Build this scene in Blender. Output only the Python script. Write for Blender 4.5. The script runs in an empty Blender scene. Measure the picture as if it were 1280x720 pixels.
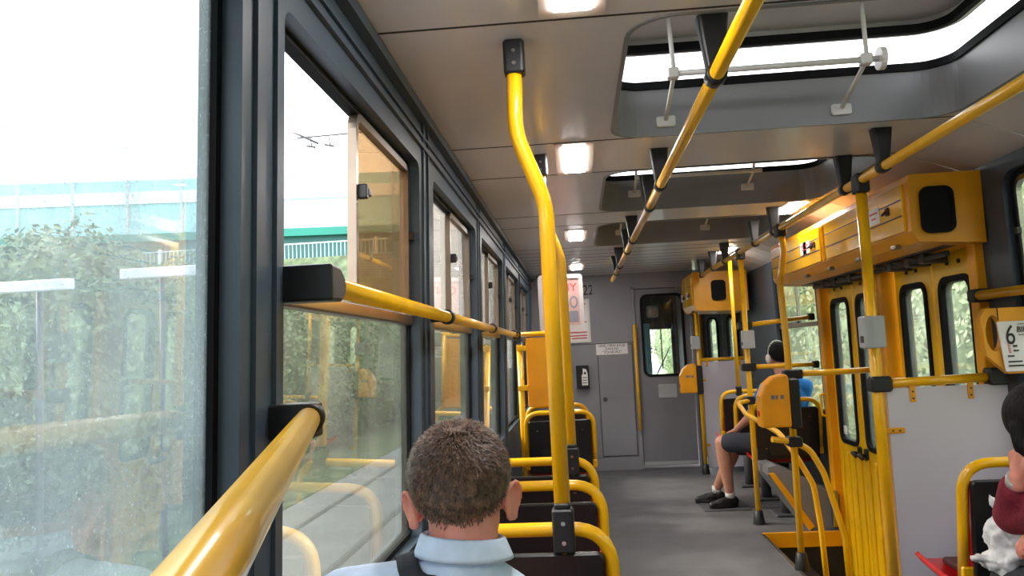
import bpy, bmesh, math, random
from mathutils import Vector, Matrix, Quaternion
R = math.radians
rnd = random.Random(7)
scene = bpy.context.scene
col = scene.collection

# ------------------------------------------------------------------ materials
def srgb(r, g, b):
    f = lambda c: (c/255/12.92) if c/255 <= 0.04045 else ((c/255+0.055)/1.055)**2.4
    return (f(r), f(g), f(b), 1)

def new_mat(name):
    m = bpy.data.materials.new(name); m.use_nodes = True
    nt = m.node_tree; nt.nodes.clear()
    out = nt.nodes.new('ShaderNodeOutputMaterial')
    return m, nt, out

def mat(name, rgb, rough=.5, metal=0, sss=0, var=.12, scale=8, bump=0, bscale=60, coat=0, spec=.5, detail=4, stretch=None):
    m, nt, out = new_mat(name)
    b = nt.nodes.new('ShaderNodeBsdfPrincipled'); nt.links.new(b.outputs[0], out.inputs[0])
    b.inputs['Roughness'].default_value = rough; b.inputs['Metallic'].default_value = metal
    b.inputs['Specular IOR Level'].default_value = spec
    if sss: b.inputs['Subsurface Weight'].default_value = sss; b.inputs['Subsurface Radius'].default_value = (1, .25, .12); b.inputs['Subsurface Scale'].default_value = .012
    if coat: b.inputs['Coat Weight'].default_value = coat; b.inputs['Coat Roughness'].default_value = .08
    c = srgb(*rgb)
    tc = nt.nodes.new('ShaderNodeTexCoord'); vec = tc.outputs['Object']
    if stretch:
        mp = nt.nodes.new('ShaderNodeMapping'); mp.inputs['Scale'].default_value = stretch
        nt.links.new(vec, mp.inputs[0]); vec = mp.outputs[0]
    n = nt.nodes.new('ShaderNodeTexNoise'); n.inputs['Scale'].default_value = scale; n.inputs['Detail'].default_value = detail
    nt.links.new(vec, n.inputs['Vector'])
    rp = nt.nodes.new('ShaderNodeValToRGB')
    lo = [max(0, x*(1-var*1.6)) for x in c[:3]]; hi = [min(1, x*(1+var*1.2)) for x in c[:3]]
    rp.color_ramp.elements[0].position = .3; rp.color_ramp.elements[0].color = (*lo, 1)
    rp.color_ramp.elements[1].position = .72; rp.color_ramp.elements[1].color = (*hi, 1)
    nt.links.new(n.outputs['Fac'], rp.inputs[0]); nt.links.new(rp.outputs[0], b.inputs['Base Color'])
    if bump:
        n2 = nt.nodes.new('ShaderNodeTexNoise'); n2.inputs['Scale'].default_value = bscale; n2.inputs['Detail'].default_value = 3
        nt.links.new(vec, n2.inputs['Vector'])
        bp = nt.nodes.new('ShaderNodeBump'); bp.inputs['Strength'].default_value = bump; bp.inputs['Distance'].default_value = .01
        nt.links.new(n2.outputs['Fac'], bp.inputs['Height']); nt.links.new(bp.outputs[0], b.inputs['Normal'])
    return m

def glass(name, tint=(1, 1, 1), dirt=.1, dirtmax=.4, refl=1.5, scale=30, film=(.8, .82, .84), streak=3.0):
    """window glass: clear with a film of dust and a mirror-like surface reflection"""
    m, nt, out = new_mat(name)
    N = nt.nodes.new; L = nt.links.new
    tr = N('ShaderNodeBsdfTransparent'); tr.inputs[0].default_value = (*tint, 1)
    df = N('ShaderNodeBsdfDiffuse'); df.inputs[0].default_value = (*film, 1)
    tl = N('ShaderNodeBsdfTranslucent'); tl.inputs[0].default_value = (*film, 1)
    a = N('ShaderNodeMixShader'); a.inputs[0].default_value = .6; L(df.outputs[0], a.inputs[1]); L(tl.outputs[0], a.inputs[2])
    tc = N('ShaderNodeTexCoord'); mp = N('ShaderNodeMapping'); mp.inputs['Scale'].default_value = (1, streak, 1)
    L(tc.outputs['Object'], mp.inputs[0])
    n = N('ShaderNodeTexNoise'); n.inputs['Scale'].default_value = scale; n.inputs['Detail'].default_value = 8; n.inputs['Roughness'].default_value = .75
    L(mp.outputs[0], n.inputs['Vector'])
    n3 = N('ShaderNodeTexNoise'); n3.inputs['Scale'].default_value = 2.5; n3.inputs['Detail'].default_value = 3
    L(mp.outputs[0], n3.inputs['Vector'])
    add = N('ShaderNodeMath'); add.operation = 'ADD'; L(n.outputs['Fac'], add.inputs[0]); L(n3.outputs['Fac'], add.inputs[1])
    mr = N('ShaderNodeMapRange'); mr.inputs[1].default_value = .75; mr.inputs[2].default_value = 1.3
    mr.inputs[3].default_value = dirt; mr.inputs[4].default_value = dirtmax
    L(add.outputs[0], mr.inputs[0])
    n4 = N('ShaderNodeTexNoise'); n4.inputs['Scale'].default_value = 170; n4.inputs['Detail'].default_value = 2; L(tc.outputs['Object'], n4.inputs['Vector'])
    m4 = N('ShaderNodeMapRange'); m4.inputs[1].default_value = .66; m4.inputs[2].default_value = .74; m4.inputs[3].default_value = 0; m4.inputs[4].default_value = dirtmax*.9; L(n4.outputs['Fac'], m4.inputs[0])
    a4 = N('ShaderNodeMath'); a4.operation = 'ADD'; a4.use_clamp = True; L(mr.outputs[0], a4.inputs[0]); L(m4.outputs[0], a4.inputs[1])
    x = N('ShaderNodeMixShader'); L(a4.outputs[0], x.inputs[0]); L(tr.outputs[0], x.inputs[1]); L(a.outputs[0], x.inputs[2])
    gl = N('ShaderNodeBsdfGlossy'); gl.inputs['Roughness'].default_value = .015
    fr = N('ShaderNodeLayerWeight'); fr.inputs[0].default_value = .5
    pw = N('ShaderNodeMath'); pw.operation = 'POWER'; L(fr.outputs['Facing'], pw.inputs[0]); pw.inputs[1].default_value = 3.6
    f0 = ((refl-1)/(refl+1))**2
    ma = N('ShaderNodeMath'); ma.operation = 'MULTIPLY_ADD'; L(pw.outputs[0], ma.inputs[0]); ma.inputs[1].default_value = 1-f0; ma.inputs[2].default_value = f0
    y = N('ShaderNodeMixShader'); L(ma.outputs[0], y.inputs[0]); L(x.outputs[0], y.inputs[1]); L(gl.outputs[0], y.inputs[2])
    L(y.outputs[0], out.inputs[0])
    return m

def emit(name, rgb, s):
    m, nt, out = new_mat(name)
    e = nt.nodes.new('ShaderNodeEmission'); e.inputs[0].default_value = (*rgb, 1); e.inputs[1].default_value = s
    nt.links.new(e.outputs[0], out.inputs[0]); return m

M = dict(
    yellow=mat('yellow_paint', (248, 184, 6), .28, var=.06, coat=.5),
    yellow_flat=mat('yellow_panel_paint', (234, 160, 8), .4, var=.08, scale=4),
    yellow_gloss=mat('glossy_yellow_cover', (255, 190, 0), .2, var=.05, scale=3, coat=.6),
    yellow_door=mat('yellow_door_paint', (252, 196, 18), .33, var=.08, scale=5, coat=.3),
    orange=mat('orange_plastic', (242, 162, 12), .4, var=.06),
    black=mat('black_plastic', (24, 25, 28), .42, var=.15, bump=.05),
    rubber=mat('black_rubber', (17, 18, 21), .75, var=.1, spec=.2),
    slate=mat('slate_window_frame_paint', (66, 80, 94), .42, var=.12, scale=3),
    slate_dark=mat('dark_slate_gasket', (54, 66, 78), .45, var=.1),
    ceiling=mat('cream_laminate_ceiling', (212, 210, 216), .3, var=.05, scale=2, coat=.2),
    seam=mat('dark_joint', (44, 37, 35), .7),
    lampplate=mat('cream_lamp_plate', (205, 188, 176), .35, var=.03),
    grey_wall=mat('grey_bulkhead_paint', (136, 134, 141), .42, var=.06, scale=2),
    grey_door=mat('grey_door_paint', (124, 122, 129), .4, var=.06, scale=2),
    grey_dark=mat('dark_grey_metal', (70, 70, 74), .5, var=.1),
    grey_dark2=mat('mid_grey_metal', (118, 118, 122), .45, var=.08),
    grey_light=mat('light_grey_metal', (168, 170, 172), .4, var=.06),
    upstand=mat('grey_hatch_upstand', (136, 136, 140), .4, var=.05, scale=2),
    lid=mat('pale_hatch_lid', (205, 200, 198), .5, var=.06, scale=3),
    white_metal=mat('white_painted_metal', (215, 212, 208), .4, var=.05),
    chrome=mat('worn_steel', (170, 168, 165), .25, metal=1, var=.1),
    poster_frame=mat('dull_white_frame', (180, 172, 170), .5, var=.04),
    silver=mat('bright_silver', (214, 214, 212), .3, metal=.3, var=.05),
    bronze=mat('brown_anodised_bar', (140, 126, 112), .32, metal=.85, var=.1),
    floor=mat('grey_rubber_floor', (90, 88, 91), .55, var=.14, scale=5, bump=.15, bscale=220, detail=8),
    pit=mat('black_step_rubber', (30, 28, 28), .7, var=.2),
    white_panel=mat('white_laminate', (205, 200, 210), .32, var=.03, scale=2),
    paper=mat('white_paper', (228, 224, 224), .6, var=.02),
    pinkpaper=mat('pink_poster_paper', (182, 144, 138), .5, var=.06),
    redink=mat('red_ink', (205, 48, 52), .6, var=.03),
    greyink=mat('grey_ink', (120, 118, 128), .6, var=.1),
    ink=mat('black_ink', (22, 22, 26), .6, var=.03),
    redshell=mat('red_plastic_shell', (200, 26, 30), .3, var=.06, coat=.3),
    maroon=mat('dark_maroon_upholstery', (66, 22, 26), .7, var=.25, scale=60, bump=.2, bscale=200),
    backpanel=mat('black_seat_back', (26, 24, 26), .38, var=.15, bump=.08, bscale=150),
    skin=mat('skin', (226, 150, 132), .5, sss=.5, var=.07, scale=25, bump=.05, bscale=150),
    skin2=mat('tanned_skin', (200, 142, 118), .5, var=.07, scale=20),
    hair=mat('brown_hair', (116, 88, 70), .5, var=.45, scale=90),
    hair_dark=mat('dark_hair', (17, 13, 12), .65, spec=.25, var=.4, scale=20, bump=.5, bscale=22, stretch=(6, 6, .6)),
    lightblue=mat('pale_blue_cotton', (204, 220, 244), .8, var=.05, scale=40, bump=.25, bscale=14),
    blue=mat('bright_blue_cotton', (30, 118, 200), .8, var=.08, scale=20, bump=.25, bscale=25),
    navy=mat('charcoal_shorts_cloth', (44, 48, 60), .85, var=.12, bump=.25, bscale=30),
    claret=mat('claret_knit', (140, 36, 56), .85, var=.15, scale=50, bump=.3, bscale=80),
    darkcloth=mat('dark_trousers_cloth', (40, 42, 50), .85, var=.1),
    webbing=mat('dark_strap_webbing', (40, 42, 50), .8, var=.15, scale=80),
    plasticbag=mat('white_plastic_bag', (232, 232, 236), .35, var=.04, bump=.6, bscale=18),
    eye=mat('eye_white', (235, 232, 228), .2, var=.02),
    iris=mat('brown_iris', (50, 34, 24), .2),
    lip=mat('lip', (180, 100, 92), .45),
    leather=mat('black_shoe_leather', (22, 22, 24), .4, var=.15),
    concrete=mat('pale_concrete_paving', (140, 140, 143), .85, var=.08, scale=1.2, bump=.2, bscale=30, detail=8),
    asphalt=mat('grey_ground', (118, 120, 116), .9, var=.1, scale=.7),
    railsteel=mat('dark_rail_groove', (88, 88, 92), .5, var=.1),
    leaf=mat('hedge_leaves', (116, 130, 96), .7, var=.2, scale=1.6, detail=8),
    leaf_lit=mat('leaves_paled_for_light', (176, 190, 150), .7, var=.2, scale=1.2, detail=8),  # hedge leaves with door-side light and haze put into the colour
    leafcore_lit=mat('leaf_mass_paled_for_light', (158, 174, 134), .9, var=.25, scale=2, detail=8),  # inner leaf mass, paled for light and haze likewise
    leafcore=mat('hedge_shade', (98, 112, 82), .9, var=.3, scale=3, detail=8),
    teal=mat('pale_teal_panel', (172, 222, 226), .5, var=.04, scale=.4),
    teal_dark=mat('dark_green_girder', (26, 128, 112), .5, var=.05, scale=.4),
    teal_shade=mat('deep_green_cladding', (52, 108, 106), .6, var=.08, scale=.5),
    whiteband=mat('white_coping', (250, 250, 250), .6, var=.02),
    white_car=mat('white_car_paint', (245, 245, 248), .25, var=.02, coat=.5),
    red_car=mat('red_car_paint', (200, 60, 70), .3, var=.03, coat=.5),
    carglass=mat('dark_car_glass', (40, 46, 54), .1, var=.05),
    fence=mat('pale_steel_fence', (200, 206, 206), .5, var=.05),
    lamp=emit('lamp_diffuser', (1, .97, .94), 30.0),
)
M['glass_dirty'] = glass('dusty_near_window_glass', (.90, .95, .97), .10, .55, 1.95, 75, (.34, .41, .43), 2.0)
M['glass_lower'] = glass('dusty_window_glass', (.92, .93, .88), .02, .16, 1.7, 40, (.52, .53, .44), 3.0)
M['glass_brown'] = glass('brown_tinted_glass', (.74, .58, .40), .16, .28, 1.6, 45, (.42, .31, .20), 1.2)
M['glass_grey'] = glass('greyed_sliding_glass', (.80, .77, .72), .12, .26, 1.5, 45, (.40, .38, .36), 1.2)
M['glass_clean'] = glass('clean_cab_glass', (.97, .99, .98), .0, .03, 1.35, 12, (.8, .82, .8))
M['glass_clear'] = glass('door_glass', (.97, .98, .97), .07, .17, 1.45, 30, (.85, .90, .84))

# ------------------------------------------------------------------ mesh helpers
def circ(n, r, a0=0): return [(r*math.cos(a0+2*math.pi*i/n), r*math.sin(a0+2*math.pi*i/n)) for i in range(n)]

def rrect(a0, a1, b0, b1, r, n=5):
    """rounded rectangle outline, counter-clockwise"""
    r = min(r, (a1-a0)/2*.999, (b1-b0)/2*.999)
    if r <= 1e-5: return [(a0, b0), (a1, b0), (a1, b1), (a0, b1)]
    P = []
    for cx, cy, s in ((a1-r, b0+r, -90), (a1-r, b1-r, 0), (a0+r, b1-r, 90), (a0+r, b0+r, 180)):
        for i in range(n+1):
            t = R(s+90*i/n); P.append((cx+r*math.cos(t), cy+r*math.sin(t)))
    return P

AX = {'x': lambda a, b, d: (d, a, b), 'y': lambda a, b, d: (a, d, b), 'z': lambda a, b, d: (a, b, d)}

def fillet(pts, rad, n=6):
    P = [Vector(p) for p in pts]; out = [P[0]]
    for i in range(1, len(P)-1):
        a, b, c = P[i-1], P[i], P[i+1]
        u = (a-b); v = (c-b); lu, lv = u.length, v.length; u.normalize(); v.normalize()
        ang = u.angle(v)
        if ang > math.pi-.02: out.append(b); continue
        rr = rad[i] if isinstance(rad, (list, tuple)) else rad
        t = min(rr/math.tan(ang/2), lu*.49, lv*.49)
        p0, p2 = b+u*t, b+v*t
        for k in range(n+1):
            s = k/n; out.append(p0*(1-s)**2+b*2*s*(1-s)+p2*s*s)
    out.append(P[-1]); return out

class MB:
    def __init__(s): s.bm = bmesh.new()
    def add(s, verts, faces, smooth=False):
        vs = [s.bm.verts.new(v) for v in verts]
        for f in faces:
            try: s.bm.faces.new([vs[i] for i in f]).smooth = smooth
            except ValueError: pass
        return vs
    def prism(s, outline, d0, d1, axis='y', smooth=False, top=None):
        f = AX[axis]; n = len(outline); t = top or outline
        V = [f(a, b, d0) for a, b in outline]+[f(a, b, d1) for a, b in t]
        F = [tuple(range(n)), tuple(range(2*n-1, n-1, -1))]+[(i, i+n, (i+1) % n+n, (i+1) % n) for i in range(n)]
        s.add(V, F, smooth); return s
    def box(s, x0, x1, y0, y1, z0, z1, r=0, axis='z'):
        """box; with r the edges parallel to axis are rounded and the caps chamfered"""
        if r:
            lim = {'x': ((y0, y1), (z0, z1), (x0, x1)), 'y': ((x0, x1), (z0, z1), (y0, y1)), 'z': ((x0, x1), (y0, y1), (z0, z1))}[axis]
            (a0, a1), (b0, b1), (d0, d1) = lim
            c = min(r*.5, (d1-d0)*.25); f = AX[axis]
            rings = [(rrect(a0+c, a1-c, b0+c, b1-c, max(r-c, 1e-4)), d0), (rrect(a0, a1, b0, b1, r), d0+c), (rrect(a0, a1, b0, b1, r), d1-c), (rrect(a0+c, a1-c, b0+c, b1-c, max(r-c, 1e-4)), d1)]
            n = len(rings[1][0]); V = []; 
            for o, d in rings: V += [f(a, b, d) for a, b in o]
            F = [tuple(range(n)), tuple(range(4*n-1, 3*n-1, -1))]
            for k in range(3): F += [(k*n+i, (k+1)*n+i, (k+1)*n+(i+1) % n, k*n+(i+1) % n) for i in range(n)]
            s.add(V, F)
        else:
            s.prism([(x0, y0), (x1, y0), (x1, y1), (x0, y1)], z0, z1, 'z')
        return s
    def tube(s, pts, r, n=14, cap=True):
        P = [Vector(p) for p in pts]; rs = r if isinstance(r, (list, tuple)) else [r]*len(P)
        T = [((P[min(i+1, len(P)-1)]-P[max(i-1, 0)]).normalized()) for i in range(len(P))]
        u = T[0].orthogonal().normalized(); V = []; 
        for i, p in enumerate(P):
            if i: u = (T[i-1].rotation_difference(T[i]) @ u); u = (u-T[i]*u.dot(T[i])).normalized()
            w = T[i].cross(u)
            V += [p+(u*math.cos(2*math.pi*k/n)+w*math.sin(2*math.pi*k/n))*rs[i] for k in range(n)]
        F = [(i*n+k, i*n+(k+1) % n, (i+1)*n+(k+1) % n, (i+1)*n+k) for i in range(len(P)-1) for k in range(n)]
        vs = s.add(V, F, True)
        if cap:
            s.bm.faces.new(vs[:n][::-1]); s.bm.faces.new(vs[-n:])
        return s
    def caps(s, p0, r0, p1, r1, n=14):
        """tapered capsule"""
        p0, p1 = Vector(p0), Vector(p1); d = (p1-p0); L = d.length; d = d/L if L > 1e-6 else Vector((0, 0, 1))
        pts = []; rs = []
        for k in range(5): t = math.pi/2*(1-k/5)*.97; pts.append(p0-d*r0*math.sin(t)); rs.append(r0*math.cos(t))
        pts += [p0, p1]; rs += [r0, r1]
        for k in range(1, 6): t = math.pi/2*(k/5)*.97; pts.append(p1+d*r1*math.sin(t)); rs.append(r1*math.cos(t))
        return s.tube(pts, rs, n)
    def chain(s, pts, rs):
        for i in range(len(pts)-1): s.caps(pts[i], rs[i], pts[i+1], rs[i+1])
        return s
    def ell(s, c, r, rot=None, u=24, v=16):
        Mx = Matrix.Translation(c) @ (rot.to_matrix().to_4x4() if rot else Matrix.Identity(4)) @ Matrix.Diagonal((*r, 1))
        g = bmesh.ops.create_uvsphere(s.bm, u_segments=u, v_segments=v, radius=1, matrix=Mx)
        for x in g['verts']:
            for f in x.link_faces: f.smooth = True
        return s
    def ring(s, outer, inner, d0, d1, axis='y'):
        """flat ring between two outlines with the same point count, d0..d1 thick"""
        f = AX[axis]; n = len(outer)
        V = [f(a, b, d) for o in (outer, inner) for d in (d0, d1) for a, b in o]
        F = []
        for i in range(n):
            j = (i+1) % n
            F += [(i, j, 2*n+j, 2*n+i), (n+i, 3*n+i, 3*n+j, n+j), (i, n+i, n+j, j), (2*n+i, 2*n+j, 3*n+j, 3*n+i)]
        s.add(V, F); return s
    def sheet(s, outer, holes, d0, d1, axis='x'):
        """plate with holes, d0..d1 thick"""
        f = AX[axis]
        for d in (d0, d1):
            E = []
            for lp in [outer]+holes:
                vs = [s.bm.verts.new(f(a, b, d)) for a, b in lp]
                E += [s.bm.edges.new((vs[i], vs[(i+1) % len(vs)])) for i in range(len(vs))]
            bmesh.ops.triangle_fill(s.bm, use_beauty=True, edges=E)
        for lp in [outer]+holes:
            n = len(lp); V = [f(a, b, d0) for a, b in lp]+[f(a, b, d1) for a, b in lp]
            s.add(V, [(i, i+n, (i+1) % n+n, (i+1) % n) for i in range(n)])
        return s
    def move(s, fn):
        for v in s.bm.verts: v.co = fn(v.co)
        return s
    def build(s, name, m, parent=None, mods=None, weld=True, recalc=True):
        if weld: bmesh.ops.remove_doubles(s.bm, verts=s.bm.verts, dist=1e-5)
        if recalc: bmesh.ops.recalc_face_normals(s.bm, faces=s.bm.faces)
        me = bpy.data.meshes.new(name)
        if parent is not None:
            off = Vector(wloc(parent)); 
            for v in s.bm.verts: v.co -= off
        s.bm.to_mesh(me); s.bm.free()
        o = bpy.data.objects.new(name, me); col.objects.link(o)
        if m is not None: me.materials.append(m)
        if parent is not None: o.parent = parent
        return o

def wloc(o):
    v = Vector(o.location)
    while o.parent: o = o.parent; v += Vector(o.location)
    return v

def tag(o, label=None, cat=None, group=None, kind=None):
    if label: o['label'] = label
    if cat: o['category'] = cat
    if group: o['group'] = group
    if kind: o['kind'] = kind
    return o
def thing(name, label, cat, loc=(0, 0, 0), group=None, kind=None):
    o = bpy.data.objects.new(name, None); o.empty_display_size = .05; col.objects.link(o); o.location = loc
    return tag(o, label, cat, group, kind)
def struct(o): o['kind'] = 'structure'; return o
def kids(o): return [c for c in bpy.data.objects if c.parent == o]
def copy_tree(o, parent=None):
    c = o.copy(); col.objects.link(c); c.parent = parent
    for k in kids(o): copy_tree(k, c)
    return c
def text(name, body, size, loc, m, parent, rot=(R(90), 0, 0), align='CENTER', ext=.0006, sx=1):
    cu = bpy.data.curves.new(name, 'FONT'); cu.body = body; cu.size = size; cu.align_x = align; cu.align_y = 'CENTER'; cu.extrude = ext; cu.space_line = .95
    cu.materials.append(m)
    tmp = bpy.data.objects.new('tmp', cu); col.objects.link(tmp)
    me = bpy.data.meshes.new_from_object(tmp.evaluated_get(bpy.context.evaluated_depsgraph_get()))
    bpy.data.objects.remove(tmp); o = bpy.data.objects.new(name, me); col.objects.link(o)
    o.location = Vector(loc)-wloc(parent); o.rotation_euler = rot; o.scale = (sx, 1, 1); o.parent = parent
    return o
def mod_remesh(o, vox, smooth=4):
    m = o.modifiers.new('remesh', 'REMESH'); m.mode = 'VOXEL'; m.voxel_size = vox; m.use_smooth_shade = True
    if smooth:
        k = o.modifiers.new('smooth', 'SMOOTH'); k.factor = .5; k.iterations = smooth
    return o

# ------------------------------------------------------------------ camera
cam = bpy.data.cameras.new('camera'); co = bpy.data.objects.new('camera', cam); col.objects.link(co)
VPX, VPY, ROLL, F = 722., 437., .054, 1000.
fwd = Vector(((VPX-640)/F, (VPY-360)/F, 1)).normalized()
up = Vector((-math.sin(ROLL), -math.cos(ROLL), 0)); up = (up-fwd*up.dot(fwd)).normalized()
rt = up.cross(fwd); rt = rt if rt.x > 0 else -rt
W = (rt, fwd, up)                     # world axes as the camera sees them (x right, y down, z ahead)
mx = Matrix([[w[0], -w[1], -w[2]] for w in W]).to_4x4()
mx.translation = (0, 0, 1.40); co.matrix_world = mx
cam.sensor_width = 36; cam.lens = F/1280*36; cam.clip_start = .02; cam.clip_end = 500
scene.camera = co

# ------------------------------------------------------------------ the room: dimensions
XL, XR = -.54, 1.88          # inner faces of the side walls
GX = .06                     # depth of the window reveals
Y0, YF = -2.6, 9.42          # rear wall, front bulkhead
ZC = 2.26                    # ceiling
tiltL = lambda c: Vector((c.x+.03*(c.z-1.3), c.y, c.z))
tiltR = lambda c: Vector((c.x-.02*(c.z-1.3), c.y, c.z))
PIT = (1.27, 1.95, 3.76, 6.08)

# floor with the step well cut out
struct(MB().sheet([(XL-.1, Y0), (2.0, Y0), (2.0, YF+1.5), (XL-.1, YF+1.5)], [[(PIT[0], PIT[2]), (PIT[1], PIT[2]), (PIT[1], PIT[3]), (PIT[0], PIT[3])]], -.05, 0, 'z').build('floor', M['floor']))
b = MB().box(PIT[0], PIT[1], PIT[2], PIT[3], -.42, -.40)
b.box(PIT[0]-.01, PIT[0], PIT[2], PIT[3], -.42, -.05).box(PIT[0], PIT[1], PIT[3], PIT[3]+.01, -.42, -.05).box(PIT[0], PIT[1], PIT[2]-.01, PIT[2], -.42, -.05)
b.box(PIT[0], PIT[0]+.3, PIT[2], PIT[3], -.40, -.22)
struct(b.build('floor_well', M['pit']))
b = MB().box(PIT[0], PIT[1], PIT[3]-.015, PIT[3]+.012, -.10, .004)
struct(b.build('trim_1', M['yellow_flat']))
struct(MB().box(PIT[0]-.012, PIT[0]+.006, PIT[2], PIT[3]-.016, -.05, .004).build('trim_4', M['bronze']))

# ceiling: laminate strips across the car with dark joints, holes for the hatches
HATCH = [(.19, 1.53, 2.06, 3.26), (.19, 1.53, 3.90, 5.04), (.19, 1.53, 5.55, 6.72)]
seams = [Y0, -1.2, -.4, .85, 2.03, 3.28, 3.88, 5.06, 5.52, 6.74, 7.0, 7.26, 7.52, 7.78, 8.04, 8.3, 8.56, 8.82, 9.08, YF]
ceil = MB()
for a, c in zip(seams[:-1], seams[1:]):
    hs = [rrect(h[0]-.008, h[1]+.008, h[2]-.008, h[3]+.008, .138) for h in HATCH if h[2] > a-.01 and h[3] < c+.01]
    ceil.sheet([(XL+.0, a+.005), (1.56, a+.005), (1.56, c-.005), (XL+.0, c-.005)], hs, ZC, ZC+.012, 'z')
    q = [(1.56, ZC), (1.95, 2.11), (1.95, 2.123), (1.56, ZC+.012)]
    ceil.prism(q, a+.005, c-.005, 'y')
struct(ceil.build('ceiling', M['ceiling']))
b = MB()
for c in seams[1:-1]: b.box(XL+.01, 1.556, c-.0045, c+.0045, ZC-.0012, ZC+.001)
struct(b.build('trim_6', M['seam']))
b = MB().sheet([(XL-.12, Y0), (1.96, Y0), (1.96, YF+1.5), (XL-.12, YF+1.5)], [rrect(h[0]-.02, h[1]+.02, h[2]-.02, h[3]+.02, .15) for h in HATCH], ZC+.02, ZC+.05, 'z')
struct(b.build('roof', M['seam']))

# left wall with window openings
WL = [(-.13+1.56*k, (1.24 if k <= 0 else 1.16)+1.56*k) for k in range(-1, 6)]
ZB, ZT, ZM = .80, 2.075, 1.53
holes = [rrect(a, c, ZB, ZT, .035) for a, c in WL]
b = MB().sheet([(Y0, 0), (YF, 0), (YF, ZC), (Y0, ZC)], holes, XL-GX, XL, 'x').move(tiltL)
struct(b.build('wall_left', M['slate']))
# pillar ridges and the cornice mouldings
b = MB()
for a, c in WL:
    b.box(XL-.002, XL+.008, c+.045, c+.060, ZB-.3, ZC-.002).box(XL-.002, XL+.008, c+.135, c+.150, ZB-.3, ZC-.002)
b.box(XL-.002, XL+.012, Y0, YF, 2.135, 2.15).box(XL-.002, XL+.009, Y0, YF, 2.175, 2.185).box(XL-.002, XL+.03, Y0, YF, 2.225, ZC-.002)
struct(b.move(tiltL).build('trim_2', M['slate']))
def frame_ring(y0, y1, z0, z1, w, x0, x1, r): return MB().ring(rrect(y0, y1, z0, z1, r), rrect(y0+w, y1-w, z0+w, z1-w, max(r-w, .004)), x0, x1, 'x')
nwin = 0
for k, (a, c) in enumerate(WL):
    nwin += 1
    near = k <= 1
    w = thing('window_%d' % nwin, None, None, (XL-.045, (a+c)/2, ZB), kind='structure')
    frame_ring(a-.004, c+.004, ZB-.004, ZT+.004, .022, XL-GX-.006, XL-.035, .04).move(tiltL).build('gasket', M['rubber'], w)
    mid = (a+c)/2-.03
    if near:
        MB().prism(rrect(a+.015, c-.015, ZB+.015, ZT-.015, .055), XL-.050, XL-.046, 'x').move(tiltL).build('pane', M['glass_dirty'], w)
    else:
        MB().box(XL-.055, XL-.022, a+.012, c-.012, ZM-.02, ZM+.016, .006, 'y').move(tiltL).build('transom', M['bronze'], w)
        MB().box(XL-.050, XL-.046, a+.015, c-.015, ZB+.015, ZM-.02).move(tiltL).build('pane', M['glass_lower'], w)
        MB().box(XL-.052, XL-.048, mid+.02, c-.02, ZM+.016, ZT-.02).move(tiltL).build('pane', M['glass_brown' if k == 2 else 'glass_grey'], w)
        if k > 2: MB().box(XL-.058, XL-.055, a+.02, mid+.01, ZM+.016, ZT-.02).move(tiltL).build('pane', M['glass_grey'], w)
        s = frame_ring(mid-.012, c-.014, ZM+.012, ZT-.014, .022, XL-.056, XL-.032, .05).move(tiltL).build('sliding_sash', M['bronze'], w)
        MB().box(XL-.034, XL-.008, mid+.004, mid+.026, 1.825, 1.865, .006, 'x').box(XL-.02, XL-.006, mid+.018, mid+.050, 1.835, 1.855, .005, 'x').move(tiltL).build('latch', M['black'], s)
        MB().box(XL-.034, XL-.012, c-.034, c-.014, 1.80, 1.83, .005, 'x').move(tiltL).build('latch', M['black'], s)

# right wall: window openings, the middle door, the nose
WR = [(-2.4, -1.1), (-.85, .45), (.55, 1.85), (2.08, 3.58), (6.42, 7.72)]
DOOR = (3.86, 6.22)
holes = [rrect(a, c, ZB, ZT, .09) for a, c in WR]
dl = [(DOOR[0], -.41), (DOOR[1], -.41), (DOOR[1], 1.86), (DOOR[0], 1.86)]
outer = [(Y0, 0), (DOOR[0], 0), (DOOR[0], 1.86), (DOOR[1], 1.86), (DOOR[1], 0), (9.3, 0), (9.3, 2.14), (Y0, 2.14)]
b = MB().sheet(outer, holes, XR, XR+GX, 'x').move(tiltR)
struct(b.build('wall_right', M['slate_dark']))
for k, (a, c) in enumerate(WR):
    nwin += 1
    w = thing('window_%d' % nwin, None, None, (XR+.045, (a+c)/2, ZB), kind='structure')
    frame_ring(a-.004, c+.004, ZB-.004, ZT+.004, .03, XR+.03, XR+GX+.006, .09).move(tiltR).build('gasket', M['rubber'], w)
    MB().box(XR+.022, XR+.055, a+.02, c-.02, ZM-.03, ZM+.006, .006, 'y').move(tiltR).build('transom', M['bronze'], w)
    MB().prism(rrect(a+.02, c-.02, ZB+.02, ZM-.03, .01), XR+.046, XR+.050, 'x').move(tiltR).build('pane', M['glass_clear'], w)
    mid = (a+c)/2
    MB().box(XR+.046, XR+.050, a+.03, c-.03, ZM, ZT-.03).move(tiltR).build('pane', M['glass_lower'], w)
    s = frame_ring(mid, c-.03, ZM, ZT-.03, .02, XR+.03, XR+.054, .06).move(tiltR).build('sliding_sash', M['chrome'], w)
    MB().box(XR+.012, XR+.034, c-.052, c-.03, 1.80, 1.83, .005, 'x').move(tiltR).build('latch', M['black'], s)

# rear wall
struct(MB().box(XL-.1, 2.0, Y0-.05, Y0, 0, ZC+.02).build('wall_rear', M['grey_wall']))

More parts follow.
